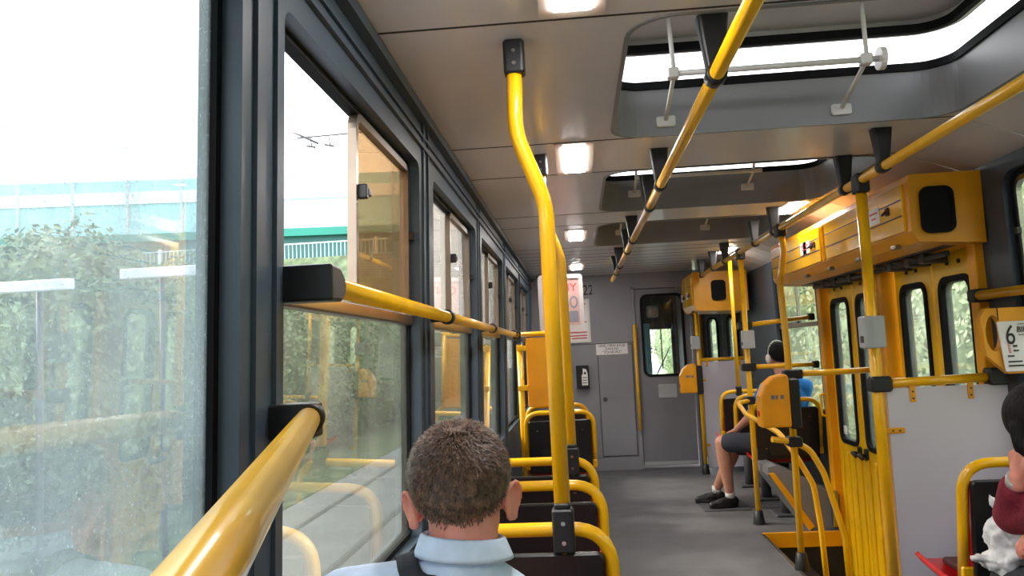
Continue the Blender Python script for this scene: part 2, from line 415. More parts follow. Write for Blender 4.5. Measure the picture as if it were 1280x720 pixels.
# front bulkhead with the driver's door opening
b = MB().sheet([(XL-.1, 0), (.68, 0), (.68, 2.075), (1.325, 2.075), (1.325, 0), (1.345, 0), (1.345, ZC), (XL-.1, ZC)], [], YF, YF+.04, 'y')
struct(b.build('wall_front', M['grey_wall']))
b = MB().box(XL, .66, YF-.03, YF, 0, .14).box(.655, .685, YF-.02, YF, .0, 2.10).box(.655, 1.345, YF-.02, YF, 2.075, 2.105).box(1.32, 1.345, YF-.02, YF, 0, 2.1)
b.box(XL, .66, YF-.004, YF, 1.453, 1.461).box(.205, .213, YF-.004, YF, .14, ZC)
struct(b.build('trim_3', M['grey_wall']))
struct(MB().ring(rrect(.225, .635, .15, 1.44, .012), rrect(.233, .627, .158, 1.432, .01), YF-.006, YF, 'y').box(XL, .66, YF-.005, YF, 1.452, 1.460).build('trim_5', M['grey_dark']))
d = thing('door_1', None, None, (.44, YF, .15), kind='structure')
MB().box(.235, .625, YF-.014, YF-.001, .16, 1.43, .01, 'y').build('panel', M['grey_wall'], d)
MB().prism(circ(16, .026), YF-.03, YF-.014, 'y').move(lambda c: c+Vector((.29, 0, .81))).build('lock', M['grey_dark'], d)
d = thing('door_2', None, None, (1.0, YF+.02, .03), kind='structure')
wo = rrect(.765, 1.235, 1.06, 1.99, .07)
MB().sheet(rrect(.69, 1.315, .035, 2.065, .01), [wo], YF+.002, YF+.035, 'y').build('panel', M['grey_door'], d)
MB().ring(rrect(.75, 1.25, 1.045, 2.005, .085), rrect(.778, 1.222, 1.073, 1.977, .06), YF-.012, YF+.04, 'y').build('gasket', M['rubber'], d)
MB().prism(rrect(.77, 1.23, 1.065, 1.985, .065), YF+.018, YF+.022, 'y').build('pane', M['glass_clean'], d)
MB().ring(rrect(.905, 1.115, .80, .955, .012), rrect(.935, 1.085, .83, .925, .008), YF-.012, YF+.003, 'y').box(.93, 1.09, YF-.002, YF+.004, .825, .93).build('money_tray', M['grey_light'], d)
MB().box(.70, 1.31, YF-.006, YF+.002, .04, .075).build('kick_strip', M['grey_light'], d)
t = tag(MB().tube([(.668, YF-.05, .44), (.668, YF-.05, 1.66)], .017).box(.655, .681, YF-.05, YF, .46, .49).box(.655, .681, YF-.05, YF, 1.60, 1.63).build('grab_bar', M['yellow']), 'upright yellow grab bar on the left jamb of the grey cab door', 'grab bar')

# driver's cab ahead of the bulkhead: windscreen, blind, desk, mirror, wipers
YW = 10.85
b = MB().sheet([(XL-.1, 0), (1.36, 0), (1.36, ZC+.02), (XL-.1, ZC+.02)], [rrect(-.35, 1.28, .95, 2.0, .08)], YW, YW+.05, 'y')
struct(b.build('wall_nose', M['grey_dark']))
w = thing('window_%d' % (nwin+1), None, None, (.46, YW, .95), kind='structure')
MB().prism(rrect(-.35, 1.28, .95, 2.0, .08), YW+.02, YW+.026, 'y').build('pane', M['glass_clean'], w)
MB().ring(rrect(-.37, 1.30, .93, 2.02, .09), rrect(-.33, 1.26, .97, 1.98, .07), YW-.01, YW+.06, 'y').build('gasket', M['rubber'], w)
b = MB().sheet([(YF, 0), (YW, 0), (YW, ZC), (YF, ZC)], [rrect(YF+.25, YW-.15, .95, 2.0, .06)], XL-GX, XL, 'x')
struct(b.build('wall_cab', M['grey_light']))
tag(MB().box(.30, 1.27, YW-.05, YW-.02, 1.63, 2.06, .01, 'y').tube([(.30, YW-.035, 1.63), (1.27, YW-.035, 1.63)], .012).build('sun_blind', M['black']), 'black sun blind pulled down over the windscreen behind the cab door', 'sun blind')
t = thing('rear_view_mirror', 'silver mirror hanging before the dark blind in the cab', 'mirror', (1.02, YW-.22, 1.75))
MB().box(.93, 1.08, YW-.24, YW-.20, 1.77, 1.93, .03, 'y').build('housing', M['grey_light'], t)
MB().box(.945, 1.065, YW-.246, YW-.238, 1.785, 1.915, .025, 'y').build('mirror_face', M['chrome'], t)
MB().tube([(1.0, YW-.21, 1.92), (1.0, YW-.15, 2.2), (1.0, YW-.1, ZC)], .01).build('arm', M['black'], t)
b = MB().prism([(YF+.75, 0), (YF+.75, .88), (YF+.95, .98), (YW-.03, .98), (YW-.03, 0)], -.3, 1.25, 'x')
tag(b.build('driver_desk', M['grey_dark']), 'dark control desk under the windscreen beyond the cab door', 'desk')
for x, lab in ((.78, 'left one of the two slanting black windscreen wipers ahead of the cab'), (1.02, 'right one of the two slanting black windscreen wipers ahead of the cab')):
    t = thing('windscreen_wiper', lab, 'wiper', (x, YW+.07, .97), 'windscreen wipers')
    MB().tube([(x, YW+.075, .97), (x+.22, YW+.075, 1.38)], .008).build('arm', M['black'], t)
    MB().box(x+.10, x+.115, YW+.06, YW+.075, 1.10, 1.75).build('blade', M['rubber'], t)

tag(MB().prism([(.86+.03*math.sin(k*1.9), YW-.16+.02*math.cos(k*2.3)+k*.0) if 0 else (.855+k*.0135, YW-.17+(.018 if k % 2 else -.018)) for k in range(9)]+[(.963-k*.0135, YW-.164+(.018 if k % 2 else -.018)) for k in range(9)], .98, 1.70, 'z').build('cab_curtain', M['teal']), 'narrow pale blue strip at the left of windscreen seen through the cab door', 'curtain')
# entrance corner beside the cab: slanted front door
A, B_ = Vector((1.93, 9.28)), Vector((1.55, 10.32))
dv = (B_-A).normalized(); nv = Vector((dv.y, -dv.x))
def slant(u0, u1, z0, z1, t0, t1, r=.0):
    """block lying along the slanted wall: u along it, t outwards"""
    def fn(c): p = A+dv*c.x+nv*c.y; return Vector((p.x, p.y, c.z))
    m = MB()
    if r: m.box(u0, u1, t0, t1, z0, z1, r, 'y')
    else: m.box(u0, u1, t0, t1, z0, z1)
    return m.move(fn)
def slant_sheet(outer, holes, t0, t1):
    def fn(c): p = A+dv*c.x+nv*c.y; return Vector((p.x, p.y, c.z))
    return MB().sheet(outer, holes, t0, t1, 'y').move(fn)
struct(slant_sheet([(-.02, 0), (1.12, 0), (1.12, ZC), (-.02, ZC)], [[(.10, .02), (1.02, .02), (1.02, 1.86), (.10, 1.86)]], 0, .05).build('wall_corner', M['grey_dark']))
d = thing('door_3', None, None, (A.x, A.y, .02), kind='structure')
for u0, u1 in ((.11, .55), (.57, 1.01)):
    leaf = slant_sheet([(u0, .03), (u1, .03), (u1, 1.85), (u0, 1.85)], [rrect(u0+.11, u1-.11, .75, 1.70, .07)], .01, .045).build('leaf', M['grey_dark'], d)
    def fn(c): p = A+dv*c.x+nv*c.y; return Vector((p.x, p.y, c.z))
    MB().ring(rrect(u0+.095, u1-.095, .735, 1.715, .085), rrect(u0+.12, u1-.12, .76, 1.69, .06), -.0, .055, 'y').move(fn).build('gasket', M['rubber'], leaf)
    MB().prism(rrect(u0+.11, u1-.11, .75, 1.70, .07), .026, .03, 'y').move(fn).build('pane', M['glass_clear'], leaf)
slant(.03, .075, 0, 1.86, -.03, 0).build('jamb', M['yellow_flat'], d)
slant(1.03, 1.075, 0, 1.86, -.03, 0).build('jamb', M['yellow_flat'], d)
struct(MB().box(1.345, 1.38, YF, YW, 0, ZC).build('wall_side', M['grey_wall']))

# middle door: four yellow leaves
d = thing('door_4', None, None, (XR, 5.04, -.4), kind='structure')
LEAVES = [(3.885, 4.37), (4.385, 4.87), (5.10, 5.62), (5.635, 6.15)]
ZL0, ZL1 = -.38, 1.80
for i, (a, c) in enumerate(LEAVES):
    wz = (.66, 1.66); m_ = .085
    leaf = MB().sheet([(a, ZL0), (c, ZL0), (c, ZL1), (a, ZL1)], [rrect(a+m_, c-m_, wz[0], wz[1], .06)], XR+.005, XR+.04, 'x')
    for j in range(4):
        y = a+.07+j*(c-a-.14)/3
        leaf.box(XR-.008, XR+.006, y-.018, y+.018, -.30, .58, .012, 'x')
    leaf = leaf.build('leaf', M['yellow_door'], d)
    MB().ring(rrect(a+m_-.02, c-m_+.02, wz[0]-.02, wz[1]+.02, .08), rrect(a+m_+.012, c-m_-.012, wz[0]+.012, wz[1]-.012, .05), XR-.006, XR+.05, 'x').build('gasket', M['rubber'], leaf)
    MB().prism(rrect(a+m_, c-m_, wz[0], wz[1], .06), XR+.018, XR+.022, 'x').build('pane', M['glass_clear'], leaf)
    b = MB()
    for y in (a+.16, a+.20, c-.20, c-.16): b.prism(circ(8, .008), XR-.004, XR+.006, 'x').move(lambda v, y=y: v if v.length > 9e9 else v) 
    MB().box(XR-.004, XR+.006, a+.17, a+.19, 1.735, 1.755).box(XR-.004, XR+.006, c-.19, c-.17, 1.735, 1.755).build('bolt', M['black'], leaf)
    if i in (2, 3):
        y = c-.05 if i == 2 else a+.06
        MB().tube(fillet([(XR-.0, y, .60), (XR-.06, y-.01, .615), (XR-.065, y-.10, .60)], .02), .012).box(XR-.012, XR+.006, y-.025, y+.025, .57, .65, .01, 'x').build('pull_handle', M['black'], leaf)
    b.bm.free()
MB().box(XR+.012, XR+.017, 6.0, 6.045, .70, .76).build('sticker', M['paper'], d)
# jambs, centre post, lintel
b = MB()
for y0, y1 in ((3.80, 3.875), (6.165, 6.25)): b.box(XR-.05, XR+.05, y0, y1, -.4, 1.86, .008)
b.box(XR-.07, XR+.03, 4.90, 4.95, -.4, 1.86, .008).box(XR-.05, XR+.03, 5.02, 5.08, -.4, 1.86, .008)
b.build('jamb', M['yellow_flat'], d)
MB().box(XR-.02, XR+.05, 4.945, 5.025, -.4, 1.86).box(XR-.03, XR+.05, 6.25, 6.33, 0, 1.86).build('joint_strip', M['seam'], d)
MB().tube(fillet([(XR-.045, 6.21, .82), (XR-.085, 6.21, .82), (XR-.085, 6.21, .98), (XR-.045, 6.21, .98)], .02), .009).build('grab_handle', M['yellow'], d)
b = MB().box(XR-.16, XR+.04, 3.86, 6.22, 1.80, 1.84)
b.tube([(XR-.10, 3.95, 1.775), (XR-.10, 6.1, 1.775)], .014)
for y in (4.2, 4.38, 4.62, 5.3, 5.6, 5.85): b.box(XR-.12, XR-.0, y-.03, y+.03, 1.75, 1.80, .008, 'x').tube([(XR-.06, y, 1.77), (XR-.14, y+.12, 1.79)], .01)
b.build('folding_gear', M['grey_dark'], d)

# ------------------------------------------------------------------ lamps in the ceiling
def ceiling_lamp(x, y, label, slope=0, hl=.24):
    t = thing('ceiling_lamp', label, 'lamp', (x, y, ZC), 'ceiling lamps')
    a = MB().ring(rrect(-.085, .085, -hl-.05, hl+.05, .006), rrect(-.05, .05, -hl, hl, .006), -.006, -.0005, 'z'); a.move(lambda c: c+Vector((x, y, ZC))).build('mounting_plate', M['lampplate'], t)
    a = MB().box(x-.05, x+.05, y-hl, y+hl, ZC-.012, ZC-.001, .006, 'z'); a.build('diffuser', M['lamp'], t)
    if slope:
        t.location = (x, y, ZC-.03); t.rotation_euler = (0, slope, 0)
    return t
for y, lab in ((1.72, 'lit rectangular lamp cut by the top edge of the photo'), (3.57, 'lit rectangular lamp second from the top, right of the yellow pole'), (6.0, 'lit rectangular lamp third in the row along the ceiling'), (8.3, 'small far lit lamp just above the framed poster'), (-.5, None)):  # last lamp is unseen behind the camera, kept to light the car
    ceiling_lamp(.032, y, lab or 'unseen lit lamp behind the camera, kept for its light')
for y, lab in ((5.3, 'lit lamp on the door side above the long yellow cover'), (7.55, 'lit lamp on the door side beyond the long yellow cover')):
    ceiling_lamp(1.44, y, lab, 0, .2)

# ------------------------------------------------------------------ roof hatches
def hatch(h, lift, label, full):
    x0, x1, y0, y1 = h
    t = thing('roof_hatch', label, 'roof hatch', ((x0+x1)/2, (y0+y1)/2, ZC), 'roof hatches')
    MB().ring(rrect(x0-.014, x1+.014, y0-.014, y1+.014, .144, 7), rrect(x0, x1, y0, y1, .13, 7), ZC-.004, ZC+.215, 'z').build('upstand', M['upstand'], t)
    MB().ring(rrect(x0-.004, x1+.004, y0-.004, y1+.004, .134, 7), rrect(x0+.012, x1-.012, y0+.012, y1-.012, .118, 7), ZC+.19, ZC+.222, 'z').build('gasket', M['rubber'], t)
    zl = ZC+.215+lift
    MB().prism(rrect(x0-.03, x1+.03, y0-.03, y1+.03, .15, 7), zl+.06, zl+.075, 'z').ring(rrect(x0-.04, x1+.04, y0-.04, y1+.04, .16, 7), rrect(x0-.02, x1+.02, y0-.02, y1+.02, .14, 7), zl, zl+.075, 'z').build('lid', M['lid'], t)
    b = MB()
    for y in (y0+.3, y0+.55, y0+.8): b.box(x0+.05, x1-.05, y-.02, y+.02, zl+.045, zl+.062, .006, 'x')
    b.build('lid_rib', M['lid'], t)
    MB().ring(rrect(x0-.015, x1+.015, y0-.015, y1+.015, .135, 7), rrect(x0+.01, x1-.01, y0+.01, y1-.01, .11, 7), zl-.004, zl+.03, 'z').build('lid_gasket', M['rubber'], t)
    ya = y1-.30
    if full:
        b = MB()
        for x in (x0+.22, x0+.92):
            e = MB().tube([(x, y1-.015, ZC+.06), (x+.005, ya, ZC+.15), (x-.01, ya-.03, zl+.05)], .0085).box(x-.04, x+.04, y1-.012, y1, ZC+.03, ZC+.075, .01, 'y').box(x-.04, x+.04, ya-.06, ya, zl+.03, zl+.06, .012, 'z').box(x-.022, x+.022, ya-.02, ya+.02, ZC+.13, ZC+.17, .008, 'z')
            e.build('scissor_arm', M['white_metal'], t)
        MB().tube([(x0+.22, ya, ZC+.15), (x0+.97, ya, ZC+.15)], .0115).build('locking_bar', M['white_metal'], t)
        MB().prism(circ(18, .042), x0+.965, x0+.985, 'x').move(lambda c: c+Vector((0, ya, ZC+.15))).build('knob', M['white_metal'], t)
    else:
        for x in (x0+.22, x0+.92):
            MB().tube([(x, y1-.015, ZC+.11), (x, ya+.1, ZC+.16), (x, ya, zl+.05)], .0085).box(x-.04, x+.04, y1-.012, y1, ZC+.08, ZC+.125, .01, 'y').build('scissor_arm', M['white_metal'], t)
        MB().tube([(x0+.22, ya+.1, ZC+.16), (x0+.97, ya+.1, ZC+.16)], .0115).build('locking_bar', M['white_metal'], t)
    MB().tube([(x1-.06, y0+.35, zl+.06), (x1-.004, y0+.55, ZC+.10)], .011).build('stay', M['chrome'], t)
hatch(HATCH[0], .135, 'nearest roof hatch, raised wide with white locking bar and strip of sky', True)
hatch(HATCH[1], .045, 'second roof hatch along the ceiling, slightly raised', False)
hatch(HATCH[2], .02, 'farthest and smallest looking of the grey roof hatches', False)

# ------------------------------------------------------------------ overhead rails with black hangers
def overhead_rail(x, y1, ys, label):
    t = thing('overhead_rail', label, 'handrail', (x, 3.5, 2.10), 'overhead handrails')
    MB().tube(fillet([(x, -1.6, 2.10), (x, y1, 2.10)], .05), .0205, 18).build('rail', M['yellow'], t)
    for y in ys:
        b = MB(); n = 20
        lo = rrect(-.021, .021, -.02, .02, .008); hi = rrect(-.042, .042, -.026, .026, .014)
        b.prism(lo, 2.10, ZC-.001, 'z', top=hi).move(lambda c: c+Vector((x, y, 0)))
        b.tube([(x, y-.027, 2.10), (x, y-.024, 2.10), (x, y+.024, 2.10), (x, y+.027, 2.10)], [.024, .028, .028, .024], 18)
        b.build('hanger', M['black'], t)
    return t
overhead_rail(.40, 8.35, (.55, 2.09, 3.50, 4.03, 5.27, 5.86, 6.9, 7.55), 'overhead yellow rail above the aisle, the one nearer the pole and seats')
overhead_rail(1.31, 8.75, (.6, 2.0, 3.40, 3.88, 5.26, 5.82, 7.0, 7.6, 8.3), 'overhead yellow rail running along the door side past the yellow cover')

# ------------------------------------------------------------------ rail along the windows
t = thing('window_rail', 'long yellow rail along the left windows with black end block', 'handrail', (-.47, 3.0, 1.545))
MB().tube([(-.47, 1.45, 1.545), (-.47, 6.28, 1.535)], .0205, 18).build('rail', M['yellow'], t)
b = MB().prism([(1.425, 1.510), (1.49, 1.512), (1.515, 1.528), (1.522, 1.546), (1.512, 1.562), (1.485, 1.578), (1.425, 1.580)], -.56, -.440, 'x')
bv = b.build('end_block', M['black'], t).modifiers.new('bevel', 'BEVEL'); bv.width = .006; bv.segments = 2
for k in range(1, 4):
    y = 1.43+1.56*k-.08
    MB().tube([(-.47, y-.025, 1.542), (-.47, y-.02, 1.542), (-.47, y+.02, 1.542), (-.47, y+.025, 1.542)], [.024, .028, .028, .024], 18).box(-.545, -.47, y-.02, y+.02, 1.525, 1.56, .006, 'x').build('bracket', M['black'], t)
MB().box(-.50, -.44, 6.26, 6.33, 1.505, 1.565, .008, 'y').build('end_block', M['black'], t)

# near rail swinging away from the window pillar towards the aisle
t = thing('partition_rail', 'thick yellow rail closest to the camera, slanting up to the window pillar', 'handrail', (-.1, .12, 0))
pts = [(-.489, 1.43, 1.303), (-.20, .41, 1.292), (-.12, .13, 1.289), (-.118, .122, .6), (-.118, .122, 0)]
cat = fillet(pts, [0, 0, .06, .1, 0], 8)
MB().tube(cat, .0205, 20).build('rail', M['yellow'], t)
b = MB().box(-.545, -.465, 1.36, 1.428, 1.268, 1.329, .006, 'x')
b.tube([(-.490, 1.434, 1.3035), (-.483, 1.41, 1.303), (-.468, 1.355, 1.302)], [.025, .0275, .026], 18)
b.build('bracket', M['black'], t)
MB().tube([(-.118, .122, 0), (-.118, .122, .09)], [.045, .026], 16).build('foot', M['black'], t)

# ------------------------------------------------------------------ seats
def make_seat():
    """faces +y; origin under the back panel"""
    t = thing('passenger_seat', 'x', 'seat', (0, 0, 0), 'passenger seats')
    # shell: bent plate seat + back
    prof = [(.45, .475), (.40, .468), (.20, .448), (.07, .452), (.025, .49), (.012, .62), (-.012, .865)]
    b = MB(); W2 = .247; th = .016
    V = []; F = []
    for j, s in enumerate([-1, -.92, -.5, 0, .5, .92, 1]):
        for (y, z) in prof:
            e = .03 if abs(s) == 1 else 0
            V.append((s*W2, y+(e if z > .55 else 0), z+(e if z <= .55 else 0)))
    n = len(prof)
    for j in range(6):
        for i in range(n-1): F.append((j*n+i, j*n+i+1, (j+1)*n+i+1, (j+1)*n+i))
    b.add(V, F, True)
    o = b.build('shell', M['redshell'], t); sm = o.modifiers.new('solid', 'SOLIDIFY'); sm.thickness = th; sm.offset = 1
    MB().box(-.175, .175, .09, .41, .468, .492, .02, 'z').build('seat_cushion', M['maroon'], t)
    b = MB().box(-.20, .20, .022, .045, .53, .84, .03, 'y').move(lambda c: Vector((c.x, c.y+(.62-c.z)*.10, c.z))); b.build('back_cushion', M['maroon'], t)
    b = MB().box(-.238, .238, -.030, -.006, .47, .872, .02, 'y').move(lambda c: Vector((c.x, c.y+(.62-c.z)*.10, c.z)))
    b.box(-.15, .15, -.034, -.022, .50, .74, .03, 'y')
    o = b.build('back_panel', M['backpanel'], t)
    for x in (-.17, .17):
        for z in (.56, .80):
            MB().prism(circ(10, .008), -.004, 0, 'y').move(lambda c: c+Vector((x, -.026+(.62-z)*.10, z))).build('bolt', M['chrome'], o)
    path = fillet([(-.258, .03, .52), (-.258, .0, .70), (-.258, -.03, .93), (.258, -.03, .93), (.258, .0, .70), (.258, .03, .52)], [0, .1, .11, .11, .1, 0], 8)
    rr = [.0185]*len(path)
    MB().tube(path, rr, 16).box(-.272, -.21, .0, .04, .50, .56, .008, 'x').box(.21, .272, .0, .04, .50, .56, .008, 'x').build('grab_loop', M['yellow'], t)
    b = MB().box(-.10, .10, .10, .34, .0, .02, .01, 'z').tube([(0, .2, .0), (0, .2, .45)], .045, 16).box(-.17, .17, .06, .38, .425, .452, .01, 'z')
    b.build('pedestal', M['grey_dark'], t)
    return t
proto = make_seat()
SEATS = [(-.197, 2.19, 'nearest single seat on the left whose yellow loop carries the tall pole'),
         (-.20, 2.88, 'second single seat on the left, black loop-handled seat behind the poled one'),
         (-.215, 3.50, 'third single seat on the left, holding the farther yellow pole'),
         (-.168, 6.20, 'single seat on the left in front of the yellow partition panel, black back in view'),
         (-.205, 6.98, 'farthest single seat on the left beyond the yellow partition panel'),
         (-.21, 1.13, 'single seat on the left under the man in the pale blue shirt'),
         (1.60, 3.05, 'red and black seat before the white panel, at the right edge'),
         (1.60, 2.28, 'seat under the woman at the right edge of the photo'),
         (1.60, 6.50, 'black backed seat that the man in blue sits on'),
         (1.60, 7.18, 'empty seat directly ahead of the man in blue'),
         (1.60, 7.87, 'foremost seat on the door side, carrying a thin yellow pole')]
for i, (x, y, lab) in enumerate(SEATS):
    s = proto if i == 0 else copy_tree(proto)
    s.location = (x, y, 0); s['label'] = lab

# poles rising from the seat loops on the left
def seat_pole(x, y, label):
    t = thing('grab_pole', label, 'pole', (x, y, .90), 'poles on the left seats')
    path = fillet([(x, y, .86), (x-.003, y, 1.80), (x-.076, y, 2.0), (x-.070, y, ZC)], [0, .25, .25, 0], 8)
    MB().tube(path, .0215, 18).build('tube', M['yellow'], t)
    b = MB().box(x-.029, x+.029, y-.03, y+.03, .872, .985, .01, 'z').box(x-.022, x+.022, y-.026, y+.026, .985, 1.0, .01, 'z'); o = b.build('sleeve', M['black'], t)
    for z in (.90, .95): MB().prism(circ(10, .006), y-.034, y-.029, 'y').move(lambda c: c+Vector((x, 0, z))).build('screw', M['chrome'], o)
    b = MB().box(x-.070-.029, x-.070+.029, y-.028, y+.028, ZC-.095, ZC-.001, .01, 'z'); o = b.build('sleeve', M['black'], t)
    for z in (ZC-.07, ZC-.035): MB().prism(circ(10, .006), y-.032, y-.027, 'y').move(lambda c: c+Vector((x-.07, 0, z))).build('screw', M['chrome'], o)
seat_pole(-.062, 2.16, 'tall bent yellow pole nearest the camera, rising from a seat loop to the ceiling')
seat_pole(-.048, 3.47, 'second bent yellow pole partly hidden right behind the nearest one')

# yellow partition on the left with its post
t = thing('partition_panel', 'yellow partition panel with side post behind the left seats', 'partition', (-.2, 6.36, 0))
MB().box(-.41, -.10, 6.36, 6.385, .965, 1.51, .008, 'y').build('panel', M['yellow_flat'], t)
MB().tube([(-.47, 6.37, 1.54), (-.075, 6.37, 1.54)], .02).build('top_rail', M['yellow'], t)
MB().tube([(-.455, 6.30, 0), (-.455, 6.30, 1.46)], .024).tube([(-.10, 6.37, .96), (-.10, 6.37, 1.54)], .02).build('post', M['yellow'], t)
for z in (1.43, 1.12): MB().box(-.478, -.405, 6.27, 6.365, z-.02, z+.02, .006, 'z').build('clamp', M['yellow'], t)
MB().box(-.475, -.415, 6.27, 6.33, 0, .04, .008, 'z').build('foot', M['black'], t)

# framed poster standing on the partition
t = thing('framed_poster', 'pink poster with red lettering in a white frame above the yellow partition', 'poster', (-.11, 6.40, 1.55))
MB().ring(rrect(-.29, .068, 1.555, 2.005, .03), rrect(-.257, .035, 1.595, 1.97, .012), 6.38, 6.42, 'y').build('frame', M['poster_frame'], t)
MB().box(-.26, .04, 6.395, 6.405, 1.59, 1.975).build('print', M['pinkpaper'], t)
text('lettering', 'ONY', .095, (-.085, 6.392, 1.895), M['redink'], t, sx=1)
b = MB()
b.ring([(math.cos(a*math.pi/10)*.033-.01, math.sin(a*math.pi/10)*.05+1.78) for a in range(20)], [(math.cos(a*math.pi/10)*.02-.01, math.sin(a*math.pi/10)*.033+1.78) for a in range(20)], 6.392, 6.395, 'y')
b.build('picture_ring', M['greyink'], t)
MB().box(-.05, .023, 6.392, 6.395, 1.62, 1.71, .01, 'y').build('picture_block', M['greyink'], t)

# things on the front bulkhead
t = thing('wall_poster', 'white framed notice on the grey bulkhead, partly behind the pink poster', 'poster', (.0, YF, 1.5))
MB().ring(rrect(-.16, .163, 1.48, 1.985, .006), rrect(-.135, .138, 1.505, 1.96, .004), YF-.02, YF-.001, 'y').build('frame', M['white_metal'], t)
MB().box(-.14, .142, YF-.010, YF-.003, 1.50, 1.965).build('print', M['paper'], t)
b = MB()
for z, w_ in ((1.93, .2), (1.72, .05), (1.60, .21), (1.56, .23), (1.53, .18)): b.box(.12-w_, .12, YF-.013, YF-.010, z-.006, z+.006)
b.build('lettering', M['redink'], t)
t = thing('info_sign', 'small white paper sign with three lines of text on grey bulkhead', 'sign', (.4, YF, 1.38))
MB().box(.215, .580, YF-.018, YF-.0145, 1.325, 1.450).build('sheet', M['paper'], t)
text('lettering', 'LINIĘ OBSŁUGUJE\nZAKŁAD\n"ŻOLIBORZ"', .040, (.398, YF-.019, 1.390), M['ink'], t)
t = thing('car_number', 'black fleet number painted high on the grey bulkhead', 'number', (.12, YF, 2.08))
text('digits', '122', .165, (.225, YF-.002, 2.085), M['ink'], t, sx=.8, align='RIGHT')
t = thing('wall_dispenser', 'black box with white sticker fixed to the grey bulkhead', 'dispenser', (.05, YF, .96))
MB().box(-.03, .115, YF-.09, YF-.001, .95, 1.215, .012, 'y').build('housing', M['black'], t)
MB().prism([(.03, .985), (.10, .985), (.10, 1.12), (.085, 1.17), (.045, 1.18), (.045, 1.12), (.03, 1.10)], YF-.094, YF-.09, 'y').build('sticker', M['paper'], t)
b = MB()
for z in (1.01, 1.04, 1.07): b.box(.04, .09, YF-.097, YF-.094, z, z+.008)
MB().prism(circ(10, .014), YF-.097, YF-.094, 'y').move(lambda c: c+Vector((.07, 0, 1.125))).build('emblem', M['ink'], t)
b.build('lettering', M['ink'], t)

# ------------------------------------------------------------------ right side: poles along the door
def floor_pole(y, pts, label):
    t = thing('door_pole', label, 'pole', (pts[-1][0], y, 0), 'floor poles on the door side')
    MB().tube(fillet([(p[0], y, p[1]) for p in pts], .2), .0205, 18).build('tube', M['yellow'], t)
    x, z = pts[-1]
    MB().tube([(x, y, 0), (x, y, .005), (x, y, .10), (x, y, .105)], [.045, .045, .030, .025], 18).build('foot', M['black'], t)
    x, z = pts[0]
    MB().box(x-.03, x+.03, y-.045, y+.045, 2.045, 2.128, .012, 'z').build('top_clamp', M['black'], t)
    return t
floor_pole(5.12, [(1.31, 2.09), (1.325, 1.96), (1.285, 1.75), (1.30, 1.35), (1.292, 0)], 'jogged yellow pole standing on the step edge, with orange box')
floor_pole(6.40, [(1.318, 2.09), (1.318, 0)], 'straight yellow pole at the far end of the step well, holding grey box')
floor_pole(8.90, [(1.31, 2.09), (1.31, 0)], 'farthest yellow floor pole, beside the grey cab door')

t = thing('seat_pole', 'thin yellow pole rising from foremost door side seat loop', 'pole', (1.51, 7.84, .93))
MB().tube([(1.51, 7.84, .90), (1.51, 7.84, 2.19)], .018).build('tube', M['yellow'], t)
MB().box(1.485, 1.535, 7.80, 7.87, .89, .98, .01, 'z').build('sleeve', M['black'], t)

def grey_box(x, y, label, s=1.0):
    t = thing('control_box', label, 'control box', (x, y, 1.36), 'grey boxes on poles')
    MB().box(x-.045*s, x+.045*s, y-.10, y-.022, 1.345, 1.485, .01, 'y').build('housing', M['grey_light'], t)
    MB().box(x-.048*s, x-.044*s, y-.085, y-.05, 1.37, 1.40, .004, 'x').build('button', M['black'], t)
    MB().box(x-.024, x+.024, y-.03, y+.026, 1.39, 1.44, .008, 'z').build('clamp', M['grey_dark'], t)
grey_box(1.285, 3.68, 'largest grey box, on the pole beside white panel')
grey_box(1.318, 6.40, 'middle grey box, on pole at the far end of the step well')
grey_box(1.275, 8.90, 'farthest and smallest grey box, on pole beside the cab door')

def validator(x, y, label):
    t = thing('ticket_validator', label, 'ticket validator', (x, y, .88), 'orange ticket validators')
    x0, x1 = x-.225, x-.035; z0, z1 = .875, 1.195
    out = [(x0+.01, z0), (x1, z0), (x1, z1-.02), (x1-.02, z1), (x0+.10, z1-.015), (x0+.045, z1-.06), (x0+.012, z1-.13)]
    MB().prism(out, y-.10, y+.03, 'y', top=out).build('housing', M['orange'], t)
    o = t.children[0] if t.children else None
    bv = o.modifiers.new('bevel', 'BEVEL'); bv.width = .018; bv.segments = 3
    MB().box(x-.04, x+.03, y-.085, y+.045, z0-.015, z1-.03, .02, 'y').build('back_plate', M['black'], t)
    MB().prism(circ(14, .018), x0-.004, x0+.012, 'x').move(lambda c: c+Vector((.008, y-.045, z0+.085))).build('slot', M['redshell'], t)
    b = MB()
    for i, w_ in enumerate((.022, .012, .02)): b.box(x0+.075+i*.028, x0+.075+i*.028+w_, y-.103, y-.099, 1.045, 1.07)
    b.build('marking', M['greyink'], t)
validator(1.295, 5.07, 'larger orange ticket validator on the jogged pole by the steps')
validator(1.295, 8.86, 'small far orange ticket validator on the pole by the cab door')

